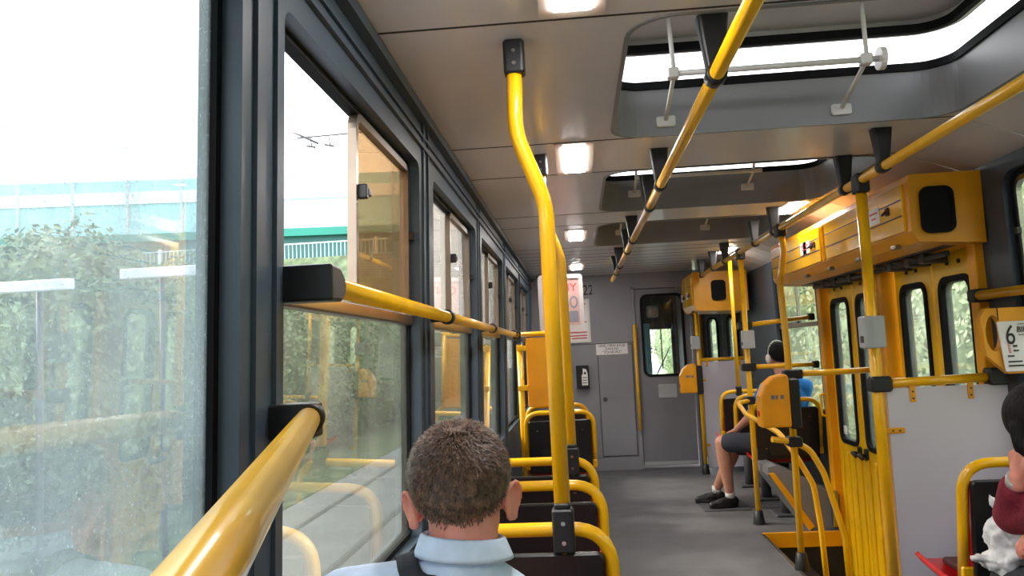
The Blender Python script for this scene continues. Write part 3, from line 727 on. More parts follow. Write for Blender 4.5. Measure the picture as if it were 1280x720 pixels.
# white partition panel before the door, with pole and top rail
t = thing('windscreen_partition', 'white partition panel with yellow pole and top rail beside the door', 'partition', (1.58, 3.68, 0))
MB().box(1.345, 1.86, 3.675, 3.69, .10, 1.165, .006, 'y').build('panel', M['white_panel'], t)
MB().tube([(1.31, 3.68, 0), (1.31, 3.68, 2.09)], .024, 18).build('pole', M['yellow'], t)
MB().box(1.28, 1.34, 3.64, 3.72, 2.04, 2.128, .012, 'z').build('top_clamp', M['black'], t)
MB().tube([(1.31, 3.68, 1.185), (1.80, 3.68, 1.195)], .0205, 16).build('top_rail', M['yellow'], t)
MB().box(1.275, 1.365, 3.645, 3.715, 1.15, 1.22, .014, 'y').build('clamp', M['black'], t)
MB().box(1.775, 1.86, 3.645, 3.715, 1.16, 1.235, .014, 'y').build('clamp', M['black'], t)
for x, z, hz in ((1.455, 1.135, 0), (1.70, 1.14, 0), (1.375, .98, 1)):
    o = (MB().box(x-.012, x+.012, 3.668, 3.676, z-.035, z+.04, .004, 'y') if not hz else MB().box(x-.05, x+.035, 3.668, 3.676, z-.012, z+.012, .004, 'y')).build('tab', M['yellow_flat'], t)
    for q in (-.018, .012):
        MB().prism(circ(8, .004), 3.664, 3.669, 'y').move(lambda c: c+(Vector((x, 0, z+q)) if not hz else Vector((x+q, 0, z)))).build('screw', M['black'], o)
# far partition by the front door
t = thing('windscreen_partition', 'small far white partition panel by the front entrance', 'partition', (1.6, 8.93, 0))
MB().box(1.345, 1.86, 8.93, 8.945, .06, 1.20, .006, 'y').build('panel', M['white_panel'], t)
MB().tube([(1.31, 8.93, 1.225), (1.87, 8.93, 1.225)], .018, 14).build('top_rail', M['yellow'], t)
for x in (1.40, 1.75): MB().box(x-.012, x+.012, 8.922, 8.931, 1.15, 1.21, .004, 'y').build('tab', M['yellow_flat'], t)
for z in (1.0, .3): MB().box(1.30, 1.38, 8.922, 8.931, z-.012, z+.012, .004, 'y').build('tab', M['yellow_flat'], t)

# cross rails between the poles and the wall
def cross_rail(y, z0, z1, x1, label, bl=.05):
    t = thing('cross_rail', label, 'handrail', (1.55, y, z0), 'cross rails by the door')
    MB().tube([(1.30, y, z0), (x1, y, z1)], .0185, 16).build('rail', M['yellow'], t)
    MB().box(1.265, 1.265+bl+.06, y-.035, y+.035, z0-.03, z0+.03, .012, 'y').build('clamp', M['black'], t)
    MB().box(x1-.03, x1+.012, y-.03, y+.03, z1-.028, z1+.028, .01, 'y').build('clamp', M['black'], t)
    return t
cross_rail(5.12, 1.185, 1.19, 1.83, 'short yellow cross rail from the jogged pole to door post')
cross_rail(6.40, 1.20, 1.20, 1.84, 'yellow cross rail at neck height just behind man in blue')
cross_rail(6.44, 1.525, 1.57, 1.845, 'high yellow cross rail above the man in blue')

# stair handrails at the step well
t = thing('step_handrail', 'curved yellow handrail sweeping from the far pole down into the steps', 'handrail', (1.32, 6.3, .9), 'step handrails')
cat = fillet([(1.318, 6.38, .945), (1.20, 6.30, .935), (1.205, 6.05, .87), (1.27, 5.35, .80), (1.315, 5.16, .68), (1.405, 5.15, .50), (1.43, 5.15, .24), (1.45, 5.15, -.38)], [0, .07, .2, .3, .15, .2, .2, 0], 8)
MB().tube(cat, .0175, 14).build('rail', M['yellow'], t)
MB().box(1.275, 1.345, 6.35, 6.43, .915, .975, .012, 'y').build('clamp', M['black'], t)
t = thing('step_handrail', 'curved yellow handrail with black clamp on the jogged pole', 'handrail', (1.30, 5.08, .8), 'step handrails')
cat = fillet([(1.15, 5.04, .80), (1.29, 5.08, .775), (1.385, 5.09, .72), (1.455, 5.09, .58), (1.55, 5.09, .20), (1.565, 5.09, -.38)], [0, .3, .15, .3, .2, 0], 8)
MB().tube(cat, .0185, 14).build('rail', M['yellow'], t)
MB().box(1.25, 1.335, 5.045, 5.15, .745, .805, .014, 'y').build('clamp', M['black'], t)

# seat podium with sloping top and its yellow brace
t = thing('seat_podium', 'grey metal podium with a sloping top beside the step well', 'podium', (1.6, 6.3, 0))
MB().prism([(1.36, .40), (1.36, .46), (1.42, .475), (1.60, .39), (1.80, .27), (1.86, .25), (1.86, 0), (1.64, 0)], 6.16, 6.62, 'y').build('casing', M['grey_dark2'], t)
b = MB().prism([(1.36, .42), (1.40, .42), (1.66, .03), (1.62, .0)], 6.13, 6.16, 'y')
b.build('brace', M['yellow_flat'], t)
MB().box(1.79, 1.84, 6.12, 6.16, .02, .28, .008, 'y').build('edge_strip', M['chrome'], t)
tag(MB().box(1.0, 1.36, 6.93, 7.33, .0005, .008, .01, 'z').ring(rrect(.985, 1.375, 6.915, 7.345, .012), rrect(1.0, 1.36, 6.93, 7.33, .01), .0005, .006, 'z').build('floor_hatch', M['grey_dark']), 'square hatch plate in the floor under the black shoes', 'floor hatch')

# ------------------------------------------------------------------ yellow door gear covers
def gear_cover(y0, y1, x0, x1, z0, z1, label, split, speaker):
    t = thing('door_gear_cover', label, 'cover box', ((x0+x1)/2, y0, z0), 'yellow covers over the doors')
    prof = [(x0+.03, z0), (x1, z0-.02), (x1, z1), (x0+.01, z1), (x0, z1-.03), (x0, z0+.05)]
    MB().prism(prof, y0, y1, 'y').build('casing', M['yellow_flat'], t)
    edges = [y0+.03]+split+[y1-.03]
    for a, c in zip(edges[:-1], edges[1:]):
        o = MB().box(x0-.012, x0+.004, a+.02, c-.02, z0+.055, z1-.035, .012, 'x').build('lid', M['yellow_gloss'], t)
        for z in (z0+.055+(z1-z0-.09)*.34, z0+.055+(z1-z0-.09)*.68): MB().box(x0-.0135, x0-.0115, a+.03, c-.03, z-.003, z+.003).build('groove', M['seam'], o)
        MB().box(x0-.022, x0-.012, a+.17, a+.21, z0+.155, z0+.195, .008, 'x').tube([(x0-.022, a+.19, z0+.175), (x0-.030, a+.225, z0+.165)], .006).build('latch', M['maroon'], o)
        MB().box(x0-.0145, x0-.012, a+.30, a+.44, z0+.14, z0+.22).build('sticker', M['paper'], o)
        MB().box(x0-.0155, x0-.0145, a+.32, a+.42, z0+.19, z0+.20).box(x0-.0155, x0-.0145, a+.34, a+.40, z0+.165, z0+.173).build('sticker_text', M['redink'], o)
    for k in range(int((y1-y0-.3)/.5)): MB().box(x0+.0, x0+.03, y0+.2+k*.5, y0+.26+k*.5, z0-.01, z0+.012, .006, 'y').build('hinge', M['bronze'], t)
    xs, zs = speaker
    MB().box(xs-.068, xs+.068, y0-.014, y0+.004, zs-.10, zs+.10, .035, 'y').ring(rrect(xs-.075, xs+.075, zs-.107, zs+.107, .04), rrect(xs-.058, xs+.058, zs-.09, zs+.09, .03), y0-.02, y0-.008, 'y').build('speaker_grille', M['rubber'], t)
    return t
gear_cover(3.74, 6.33, 1.54, 1.862, 1.815, 2.125, 'long glossy yellow cover with black speaker over the middle door', [4.98, 5.04], (1.655, 1.955))
gear_cover(8.50, 9.36, 1.24, 1.80, 1.745, 2.15, 'far yellow cover with black speaker over the front entrance', [8.95], (1.50, 1.95))

# timetable holder and rail on the right wall
t = thing('wall_rail', 'short yellow rail along right window above the timetable holder', 'handrail', (1.80, 3.4, 1.55))
MB().tube([(1.79, 3.74, 1.555), (1.79, .3, 1.545)], .0205, 16).build('rail', M['yellow'], t)
MB().box(1.765, 1.85, 3.70, 3.77, 1.525, 1.585, .014, 'y').build('end_block', M['black'], t)
MB().box(1.77, 1.89, .28, .34, 1.52, 1.575, .01, 'y').build('end_block', M['black'], t)
t = thing('timetable_holder', 'yellow holder with round hole carrying white line 6 card', 'holder', (1.8, 3.50, 1.2))
hole = [(1.735+.032*math.cos(a*math.pi/12), 1.385+.075*math.sin(a*math.pi/12)) for a in range(24)]
MB().sheet([(1.71, 1.49), (1.685, 1.45), (1.70, 1.29), (1.78, 1.215), (2.02, 1.215), (2.02, 1.49)], [hole], 3.50, 3.535, 'y').build('plate', M['yellow_flat'], t)
MB().box(1.755, 1.757, 3.496, 3.50, 1.44, 1.49).build('slit', M['ink'], t)
o = MB().box(1.745, 1.99, 3.486, 3.494, 1.225, 1.432).move(lambda c: Vector((c.x+(1.432-c.z)*.09, c.y, c.z))).build('card', M['paper'], t)
text('digit', '6', .115, (1.792, 3.484, 1.372), M['ink'], t, sx=.72)
text('lettering', 'BIELANY', .034, (1.875, 3.484, 1.396), M['ink'], t, sx=.85)
b = MB().box(1.825, 1.925, 3.483, 3.486, 1.418, 1.420).box(1.825, 1.925, 3.483, 3.486, 1.374, 1.376)
for k, z in enumerate((1.285, 1.262, 1.245)): b.box(1.775, 1.80+.03*k, 3.483, 3.486, z, z+.006)
b.box(1.80, 1.815, 3.483, 3.486, 1.325, 1.333).box(1.80, 1.82, 3.483, 3.486, 1.307, 1.313)
b.build('lines', M['ink'], t)
b = MB()
for k in range(6): b.box(1.777+.001*k, 1.786+.001*k, 3.483, 3.486, 1.338-.007*k, 1.341-.007*k)
b.build('red_lines', M['redink'], t)

# ------------------------------------------------------------------ people
def join(dst, src, Mx=None):
    me = bpy.data.meshes.new('tmp'); 
    if Mx is not None: src.bm.transform(Mx)
    src.bm.to_mesh(me); src.bm.free(); dst.bm.from_mesh(me); bpy.data.meshes.remove(me)
    return dst
SK = dict(skull=((0, -.012, .142), (.077, .098, .093)))
def head_bm(sx=1.0):
    """head facing +y, chin at z = 0, crown at z = .235"""
    h = MB()
    h.ell((0, -.012, .142), (.077*sx, .098, .093), u=32, v=24)          # cranium
    h.ell((0, .035, .078), (.058*sx, .056, .078))                        # face
    h.ell((0, .030, .050), (.052*sx, .050, .046))                        # jaw
    h.ell((0, .070, .020), (.022, .020, .019))                           # chin
    h.caps((-.034, .078, .128), .012, (.034, .078, .128), .012)          # brow
    h.caps((0, .088, .122), .007, (0, .104, .088), .011).ell((-.012, .094, .082), (.008, .009, .007)).ell((.012, .094, .082), (.008, .009, .007))
    h.caps((-.020, .082, .052), .006, (.020, .082, .052), .006).caps((-.017, .082, .043), .007, (.017, .082, .043), .007)
    for s in (-1, 1):
        h.ell((s*.040, .062, .085), (.018, .018, .016))                  # cheek
        q = Quaternion((0, 0, 1), s*R(-30)) @ Quaternion((1, 0, 0), R(-8))
        c = Vector((s*.080*sx, -.012, .098))
        for k in range(18):                                              # ear rim
            a0, a1 = 2*math.pi*k/18, 2*math.pi*(k+1)/18
            f = lambda a: c+q @ Vector((s*(.010+.006*math.sin(a)), .020*math.cos(a)*(1 if math.sin(a) > -.2 else .86)-.008, .031*math.sin(a)))
            h.caps(f(a0), .0046, f(a1), .0046, n=8)
        h.ell(c+q @ Vector((s*.004, -.006, 0)), (.0055, .019, .030), q).ell(c+q @ Vector((s*.007, -.002, -.025)), (.006, .010, .009), q)
        h.ell((s*.074*sx, .0, .095), (.010, .014, .022))
    h.caps((0, -.028, .075), .056*sx, (0, -.050, -.075), .060*sx)        # neck
    h.caps((-.0, .0, .03), .045, (0, -.030, -.06), .05)
    return h
def hand_bm(side, curl=.5, s=1.0):
    """hand pointing +y, palm facing -z, wrist at the origin; thumb towards side (-1 left, 1 right) """
    h = MB()
    for i, (x, L) in enumerate(((-.030, .062), (-.010, .074), (.011, .079), (.031, .070))):
        x *= -side
        base = Vector((x, .088-abs(x+.005*side)*.25, 0)); h.caps((x*.55, .008, 0), .0135, base, .0115)
        p = base; a = 0; r = .0095
        for j, f in enumerate((.46, .31, .23)):
            a -= curl*(.9 if j == 0 else .75); q = p+Vector((0, math.cos(a), math.sin(a)))*L*f
            h.caps(p, r, q, r*.92, n=10); p = q; r *= .92
    p = Vector((side*.020, .022, -.006)); q = Vector((side*.046, .050, -.018)); e = Vector((side*.054, .078, -.028)); t_ = Vector((side*.050, .102, -.036))
    h.caps(p, .017, q, .0135).caps(q, .0125, e, .0110).caps(e, .0110, t_, .0092)
    h.caps((0, -.02, 0), .024, (0, .03, -.002), .022)
    h.bm.transform(Matrix.Scale(s, 4)); return h
def aim(loc, d, n):
    """matrix that puts +y along d and +z along n at loc"""
    d = Vector(d).normalized(); n = Vector(n); n = (n-d*n.dot(d)).normalized(); x = d.cross(n)
    m = Matrix((x, d, n)).transposed().to_4x4(); m.translation = loc; return m
def inside(p, sx=1.0):
    def e(c, r): return sum(((p[i]-c[i])/r[i])**2 for i in range(3))**.5-1
    v = e((0, -.012, .142), (.077*sx, .098, .093))*.09
    v = min(v, e((0, .035, .078), (.058*sx, .056, .078))*.06)
    a, b = Vector((0, -.028, .075)), Vector((0, -.050, -.075)); t = max(0, min(1, (p-a).dot(b-a)/(b-a).length_squared))
    return min(v, (p-a-(b-a)*t).length-.057*sx)
def hair_mesh(Mx, line, thick, sx, n, lens, fall, seed, fade=0, whorl=Vector((0, -.06, .22))):
    """short hair: a thin scalp shell above the hairline plus single strands"""
    rr = random.Random(seed); c = Vector((0, -.02, .115))
    def surf(d):
        lo, hi = .03, .2
        for _ in range(18):
            m = (lo+hi)/2
            if inside(c+d*m, sx) < 0: lo = m
            else: hi = m
        return c+d*hi
    def ok(p, up=0):
        th = math.degrees(math.atan2(p.y+.012, abs(p.x))); k = line; up *= max(0, min(1, (40-th)/30))
        for (t0, z0), (t1, z1) in zip(k[:-1], k[1:]):
            if t0 <= th <= t1: return p.z > z0+(z1-z0)*(th-t0)/(t1-t0)+up
        return False
    b = MB(); g = bmesh.new(); bmesh.ops.create_icosphere(g, subdivisions=5, radius=1)
    for v in g.verts:
        d = v.co.normalized(); p = surf(d); v.co = p+d*thick*(1 if p.z > .10 else .45)
    bmesh.ops.delete(g, geom=[f for f in g.faces if not ok(f.calc_center_median(), fade)], context='FACES')
    ex = bmesh.ops.extrude_face_region(g, geom=g.faces[:])
    for v in [x for x in ex['geom'] if isinstance(x, bmesh.types.BMVert)]: v.co = c+(v.co-c)*.90
    for f in g.faces: f.smooth = True
    me = bpy.data.meshes.new('t'); g.to_mesh(me); g.free(); b.bm.from_mesh(me); bpy.data.meshes.remove(me)
    k = 0
    while k < n:
        d = Vector((rr.gauss(0, 1), rr.gauss(0, 1), rr.gauss(0, 1))).normalized(); p = surf(d)
        if not ok(p+Vector((0, 0, -.004))): continue
        if fade and not ok(p, fade*rr.random()**.6): continue
        k += 1
        away = (p-whorl); away = away-d*away.dot(d); away = away.normalized() if away.length > 1e-4 else Vector((0, 1, 0))
        hi = max(0, min(1, (p.z-.07)/.13)); L = lens[0]+(lens[1]-lens[0])*hi*rr.uniform(.6, 1.15)
        g_ = (d*(1-fall)+away*fall+Vector((rr.gauss(0, .22), rr.gauss(0, .22), rr.gauss(0, .22)))).normalized()
        p0 = p+d*thick*.3; s_ = d.cross(g_).normalized()*.0011
        m_ = p0+g_*L*.55+d*.001; e = p0+(g_*.8+away*.35).normalized()*L
        b.add([p0-s_, p0+s_, m_+s_*.8, m_-s_*.8, e], [(0, 1, 2, 3), (3, 2, 4)])
    b.bm.transform(Mx); return b
def eyes(t, Mx):
    for s in (-1, 1):
        e = MB().ell((s*.031, .074, .108), (.0125, .0125, .0115)); e.bm.transform(Mx); o = e.build('eye', M['eye'], t)
        e = MB().ell((s*.031, .0845, .108), (.0055, .003, .0055)); e.bm.transform(Mx); e.build('iris', M['iris'], o)
def rot_head(loc, yaw=0, pitch=0, roll=0):
    return Matrix.Translation(loc) @ Matrix.Rotation(yaw, 4, 'Z') @ Matrix.Rotation(pitch, 4, 'X') @ Matrix.Rotation(roll, 4, 'Y')

# --- man in the pale blue shirt, seen from behind
t = thing('person', 'short haired person in pale blue shirt with dark strap, seen from behind', 'person', (-.21, 1.30, 0))
HM = rot_head((-.207, 1.395, 1.045), R(3), R(-4), R(-3))
body = MB(); join(body, head_bm(1.05), HM)
body.chain([(-.207, 1.35, 1.06), (-.205, 1.34, .95), (-.205, 1.31, .75), (-.205, 1.30, .58)], [.06, .11, .12, .13])
SL, SR = Vector((-.405, 1.34, .995)), Vector((-.040, 1.385, .915))
arms = []
for sgn, S, E_, H_ in ((-1, SL, (-.425, 1.50, .74), (-.30, 1.74, .66)), (1, SR, (.0, 1.52, .72), (-.11, 1.75, .66))):
    body.chain([S, E_, H_], [.045, .036, .026]); 
    join(body, hand_bm(-sgn, .45), aim(Vector(H_), Vector(H_)-Vector(E_), (0, -.2, 1)))
for sgn in (-1, 1):
    body.chain([(-.205+sgn*.09, 1.33, .57), (-.205+sgn*.13, 1.74, .56), (-.205+sgn*.13, 1.72, .10)], [.075, .055, .038])
o = body.build('body', M['skin'], t, weld=False); mod_remesh(o, .0042, 3)
eyes(t, HM)
hl = [(-91, .066), (-70, .068), (-45, .078), (-25, .096), (-8, .120), (5, .134), (14, .128), (22, .105), (30, .110), (45, .165), (91, .185)]
tag(hair_mesh(HM, hl, .005, 1.05, 17000, (.006, .018), .60, 3, .045).build('hair', M['hair'], t, weld=False, recalc=False), kind=None)
sh = MB()
sh.chain([(-.207, 1.335, 1.035), (-.205, 1.325, .93), (-.205, 1.30, .75), (-.205, 1.30, .56)], [.068, .125, .135, .14])
sh.ell((-.207, 1.335, .90), (.175, .115, .14))
sh.chain([(-.235, 1.335, 1.028), (-.31, 1.335, 1.005), SL, (-.425, 1.45, .80)], [.060, .062, .062, .062])
sh.chain([(-.18, 1.345, 1.012), (-.11, 1.365, .955), SR, (.0, 1.46, .78)], [.060, .060, .060, .060])
shirt = sh.build('shirt', M['lightblue'], t, weld=False); mod_remesh(shirt, .007, 5)
# collar: stand and fold
pr = [(.061, -.030), (.0625, .030), (.066, .040), (.071, .037), (.081, .012), (.083, .006), (.079, .007), (.070, .024)]
V = []; n = 40; Fc = []
for i in range(n+1):
    a = R(90+18)+R(360-36)*i/n
    for r, z in pr: V.append((-.206+r*1.0*math.cos(a), 1.345+r*.98*math.sin(a), 1.064+z-.006*math.sin(a)-.006*math.cos(a)))
q = len(pr)
for i in range(n):
    for j in range(q-1): Fc.append((i*q+j, (i+1)*q+j, (i+1)*q+j+1, i*q+j+1))
b = MB(); b.add(V, Fc, True); o = b.build('collar', M['lightblue'], shirt); o.modifiers.new('solid', 'SOLIDIFY').thickness = .003
# cross-body strap laid on the shirt
path = fillet([(-.30, 1.50, .93), (-.315, 1.40, 1.08), (-.312, 1.335, 1.12), (-.292, 1.26, 1.085), (-.215, 1.19, .99), (-.06, 1.16, .78), (-.02, 1.24, .62)], [0, .05, .05, .05, .1, .1, 0], 10)
V = []; Fc = []; dense = []
for a, c in zip(path[:-1], path[1:]):
    m_ = max(1, int((c-a).length/.012)); dense += [a.lerp(c, k/m_) for k in range(m_)]
for i, p in enumerate(dense):
    d = (dense[min(i+1, len(dense)-1)]-dense[max(i-1, 0)]).normalized(); nrm = (p-Vector((-.205, 1.33, .93))).normalized(); s_ = d.cross(nrm).normalized()
    for k in (-1, -.33, .33, 1): V.append(p+s_*.018*k)
for i in range(len(dense)-1):
    for k in range(3): Fc.append((i*4+k, i*4+k+1, i*4+k+5, i*4+k+4))
b = MB(); b.add(V, Fc, True); o = b.build('shoulder_strap', M['webbing'], t)
m_ = o.modifiers.new('wrap', 'SHRINKWRAP'); m_.target = shirt; m_.wrap_mode = 'OUTSIDE_SURFACE'; m_.offset = .004
m_ = o.modifiers.new('solid', 'SOLIDIFY'); m_.thickness = .003; m_.offset = 1
tr = MB()
for sgn in (-1, 1): tr.chain([(-.205+sgn*.08, 1.32, .58), (-.205+sgn*.13, 1.74, .565), (-.205+sgn*.13, 1.72, .14)], [.10, .075, .062])
tr.caps((-.27, 1.31, .57), .10, (-.14, 1.31, .57), .10)
mod_remesh(tr.build('trousers', M['darkcloth'], t, weld=False), .012, 4)
for sgn in (-1, 1):
    x = -.205+sgn*.13
    mod_remesh(MB().caps((x, 1.70, .05), .045, (x, 1.88, .04), .036).box(x-.042, x+.042, 1.655, 1.925, .001, .022, .03, 'z').build('shoe', M['leather'], t, weld=False), .008, 3)

# --- man in the blue shirt sitting sideways by the step well
t = thing('person', 'person in blue shirt, dark shorts and white headphones, legs out in the aisle', 'person', (1.55, 6.80, 0))
HM = rot_head((1.65, 6.79, 1.145), R(14), R(-6), 0)
body = MB(); join(body, head_bm(1.0), HM)
body.chain([(1.67, 6.75, 1.10), (1.68, 6.75, .95), (1.65, 6.76, .75), (1.58, 6.78, .58)], [.055, .10, .11, .12])
S1, S2 = Vector((1.52, 6.76, 1.005)), Vector((1.83, 6.73, 1.015))
for side, S, E_, H_ in ((1, S1, (1.375, 6.84, .76), (1.30, 6.99, .655)), (-1, S2, (1.79, 6.86, .76), (1.60, 7.02, .66))):
    body.chain([S, E_, H_], [.043, .037, .026]); join(body, hand_bm(side, .35), aim(Vector(H_), Vector(H_)-Vector(E_)+Vector((0, 0, .05)), (0, -.1, 1)))
LEGS = (((1.52, 6.80, .555), (1.175, 6.98, .560), (1.225, 7.055, .115), (-.96, -.30)), ((1.58, 6.92, .555), (1.31, 7.12, .50), (1.155, 7.30, .115), (-.99, -.12)))
for Hp, K, A_, d_ in LEGS:
    Hp, K, A_ = Vector(Hp), Vector(K), Vector(A_)
    body.chain([Hp, K], [.080, .058]).caps(K, .057, K.lerp(A_, .3), .062).caps(K.lerp(A_, .3), .062, A_, .037).caps(A_, .034, A_+Vector((0, 0, -.05)), .034)
o = body.build('body', M['skin2'], t, weld=False); mod_remesh(o, .0055, 3)
eyes(t, HM)
hair_mesh(HM, hl, .010, 1.0, 2500, (.012, .03), .6, 5).build('hair', M['hair_dark'], t, weld=False, recalc=False)
sh = MB(); sh.chain([(1.67, 6.75, 1.045), (1.68, 6.75, .93), (1.65, 6.76, .75), (1.585, 6.78, .60)], [.064, .115, .125, .13]).ell((1.68, 6.745, .92), (.155, .11, .14))
sh.chain([(1.64, 6.75, 1.04), S1, Vector(S1).lerp(Vector((1.375, 6.84, .76)), .62)], [.058, .060, .058]).chain([(1.71, 6.745, 1.045), S2, Vector(S2).lerp(Vector((1.79, 6.86, .76)), .62)], [.058, .062, .058])
mod_remesh(sh.build('shirt', M['blue'], t, weld=False), .009, 4)
st = MB()
for Hp, K, A_, d_ in LEGS: st.caps(Vector(Hp), .098, Vector(Hp).lerp(Vector(K), .83), .082)
st.caps((1.60, 6.76, .57), .12, (1.57, 6.86, .57), .11)
mod_remesh(st.build('shorts', M['navy'], t, weld=False), .009, 4)
for Hp, K, A_, d_ in LEGS:
    d = Vector((*d_, 0)).normalized(); A_ = Vector(A_); g0 = Vector((A_.x, A_.y, 0))
    s_ = MB().caps(g0-d*.03+Vector((0, 0, .055)), .045, g0+d*.09+Vector((0, 0, .045)), .042).caps(g0+d*.05+Vector((0, 0, .05)), .04, g0+d*.165+Vector((0, 0, .034)), .032)
    side = Vector((-d.y, d.x, 0))
    out = [g0+d*(.06+.135*math.cos(a))+side*.046*math.sin(a) for a in [2*math.pi*k/20 for k in range(20)]]
    s_.prism([(p.x, p.y) for p in out], .002, .028, 'z')
    sho = mod_remesh(s_.build('shoe', M['leather'], t, weld=False), .007, 2)
    MB().tube([g0+Vector((0, 0, .085)), A_+Vector((0, 0, .03))], .040, 16).build('sock', M['paper'], t)
# headphones
b = MB(); b.tube([Vector((.088*math.cos(a), -.008, .125+.125*math.sin(a))) for a in [math.pi*k/16 for k in range(17)]], .008, 10); b.bm.transform(HM); hp = b.build('headband', M['white_metal'], t)
for s in (-1, 1):
    b = MB().ell((s*.092, -.008, .105), (.017, .032, .038)); b.bm.transform(HM); b.build('ear_cup', M['paper'], t)

def shift_tree(t, d): t.location = Vector(t.location)+d
# --- woman at the right edge
t = thing('person', 'dark haired person in claret sleeve with wristwatch at the right edge', 'person', (1.52, 2.52, 0))
HM = rot_head((1.475, 2.55, .985), R(8), R(-14), R(-4))
body = MB(); join(body, head_bm(.96), HM)
body.chain([(1.49, 2.49, .97), (1.53, 2.46, .84), (1.55, 2.45, .70), (1.56, 2.46, .57)], [.052, .09, .10, .12])
S1, S2 = Vector((1.43, 2.46, .885)), Vector((1.69, 2.45, .88))
E1, W1 = Vector((1.420, 2.69, .815)), Vector((1.360, 2.53, .955))
body.chain([S1, E1, W1], [.040, .034, .0245]); join(body, hand_bm(1, .9, .92), aim(W1, (.12, .22, 1), (-1, .1, 0)))
E2, W2_ = Vector((1.70, 2.66, .70)), Vector((1.485, 2.60, .765))
body.chain([S2, E2, W2_], [.040, .034, .025]); join(body, hand_bm(-1, .85, .92), aim(W2_, (-1, .1, .02), (.1, .5, 1)))
for sg in (-1, 1): body.chain([(1.56+sg*.09, 2.48, .57), (1.56+sg*.10, 2.82, .56), (1.56+sg*.10, 2.80, .10)], [.08, .056, .036])
o = body.build('body', M['skin'], t, weld=False); mod_remesh(o, .005, 3)
eyes(t, HM)
hb = MB().ell((0, -.026, .150), (.104, .112, .105)).chain([(0, -.075, .11), (0, -.10, -.02), (.02, -.115, -.14)], [.080, .075, .05])
hb.chain([(-.085, -.03, .12), (-.090, -.035, .065), (-.080, -.055, .03)], [.030, .032, .020]).chain([(.085, -.03, .12), (.092, -.03, .02), (.075, -.05, -.07)], [.030, .034, .024])
hb.bm.transform(HM); o = hb.build('hair', M['hair_dark'], t, weld=False); mod_remesh(o, .007, 4)
sw = MB().chain([(1.50, 2.485, .93), (1.53, 2.46, .84), (1.55, 2.45, .70), (1.56, 2.46, .58)], [.055, .105, .115, .13]).chain([(1.46, 2.47, .90), S1, E1], [.055, .062, .062]).chain([E1, E1.lerp(W1, .72)], [.060, .050]).chain([(1.60, 2.46, .91), S2, E2], [.055, .06, .052]).chain([E2, E2.lerp(W2_, .4)], [.05, .045])
mod_remesh(sw.build('jumper', M['claret'], t, weld=False), .008, 5)
b = MB(); d = (W1-E1).normalized(); c0 = W1-d*.012
b.tube([c0-d*.016, c0-d*.012, c0+d*.012, c0+d*.016], [.029, .032, .032, .029], 20); o = b.build('wristwatch', M['silver'], t)
MB().ell(c0+Vector((.004, .031, 0)), (.015, .006, .015)).build('watch_face', M['black'], o)
b = MB(); d = Vector((-1, .1, .1)).normalized(); u = d.orthogonal().normalized(); w = d.cross(u)
for k in range(14): b.ell(W2_-d*.01+(u*math.cos(2*math.pi*k/14)+w*math.sin(2*math.pi*k/14))*.034, (.0085, .0085, .0085), u=10, v=8)
tag(b.build('bead_bracelet', M['bronze'], t), kind=None)
tr = MB()
for sg in (-1, 1): tr.chain([(1.56+sg*.08, 2.47, .58), (1.56+sg*.10, 2.82, .565), (1.56+sg*.10, 2.80, .14)], [.10, .07, .055])
mod_remesh(tr.build('trousers', M['darkcloth'], t, weld=False), .012, 4)
for sg in (-1, 1):
    x = 1.56+sg*.10
    mod_remesh(MB().caps((x, 2.78, .045), .04, (x, 2.92, .036), .033).box(x-.038, x+.038, 2.735, 2.96, .001, .02, .028, 'z').build('shoe', M['leather'], t, weld=False), .008, 3)
shift_tree(t, Vector((-.078, 0, 0)))
# bags on her lap
t = thing('carrier_bag', 'crumpled white plastic carrier bag on the lap of dark haired person', 'bag', (1.38, 2.78, 0.615))
b = MB().ell((1.375, 2.80, 0.705), (.078, .085, .115)).ell((1.345, 2.80, 0.645), (.065, .07, .05)).caps((1.36, 2.80, 0.775), .028, (1.335, 2.82, 0.850), .018).caps((1.385, 2.78, 0.795), .025, (1.40, 2.76, 0.855), .018).caps((1.31, 2.79, 0.640), .026, (1.265, 2.80, 0.655), .015)
o = b.build('sack', M['plasticbag'], t, weld=False); mod_remesh(o, .009, 2)
tx = bpy.data.textures.new('crumple', 'CLOUDS'); tx.noise_scale = .07; tx.noise_depth = 2; tx.noise_type = 'HARD_NOISE'
m_ = o.modifiers.new('crumple', 'DISPLACE'); m_.texture = tx; m_.strength = .05; m_.mid_level = .5; m_.texture_coords = 'GLOBAL'
t = thing('handbag', 'black handbag on the lap below the beaded bracelet', 'bag', (1.50, 2.72, .64))
MB().box(1.40, 1.60, 2.66, 2.76, .635, .715, .03, 'x').build('body', M['leather'], t)
MB().tube(fillet([(1.43, 2.71, .71), (1.44, 2.70, .76), (1.55, 2.70, .76), (1.56, 2.71, .71)], .02), .008).build('handle', M['leather'], t)

# ------------------------------------------------------------------ outside
ZG = -.90
struct(MB().box(-90, 90, -40, 120, ZG-.2, ZG).build('ground', M['asphalt']))
b = MB().box(-4.70, -1.0, -25, 70, ZG, ZG+.02)
struct(b.build('pavement', M['concrete']))
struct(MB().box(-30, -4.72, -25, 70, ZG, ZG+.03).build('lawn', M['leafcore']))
struct(MB().box(4.2, 30, -25, 70, ZG, ZG+.03).build('lawn', M['leaf_lit']))
for x, lab in ((-3.98, 'farther dark steel rail set in the pale paving outside the left windows'), (-2.80, 'nearer dark steel rail set in the pale paving outside the left windows')):
    tag(MB().box(x-.035, x+.035, -20, 60, ZG+.002, ZG+.026).box(x-.075, x-.055, -20, 60, ZG+.002, ZG+.022).build('tram_rail', M['railsteel']), lab, 'rail', 'tram rails outside')
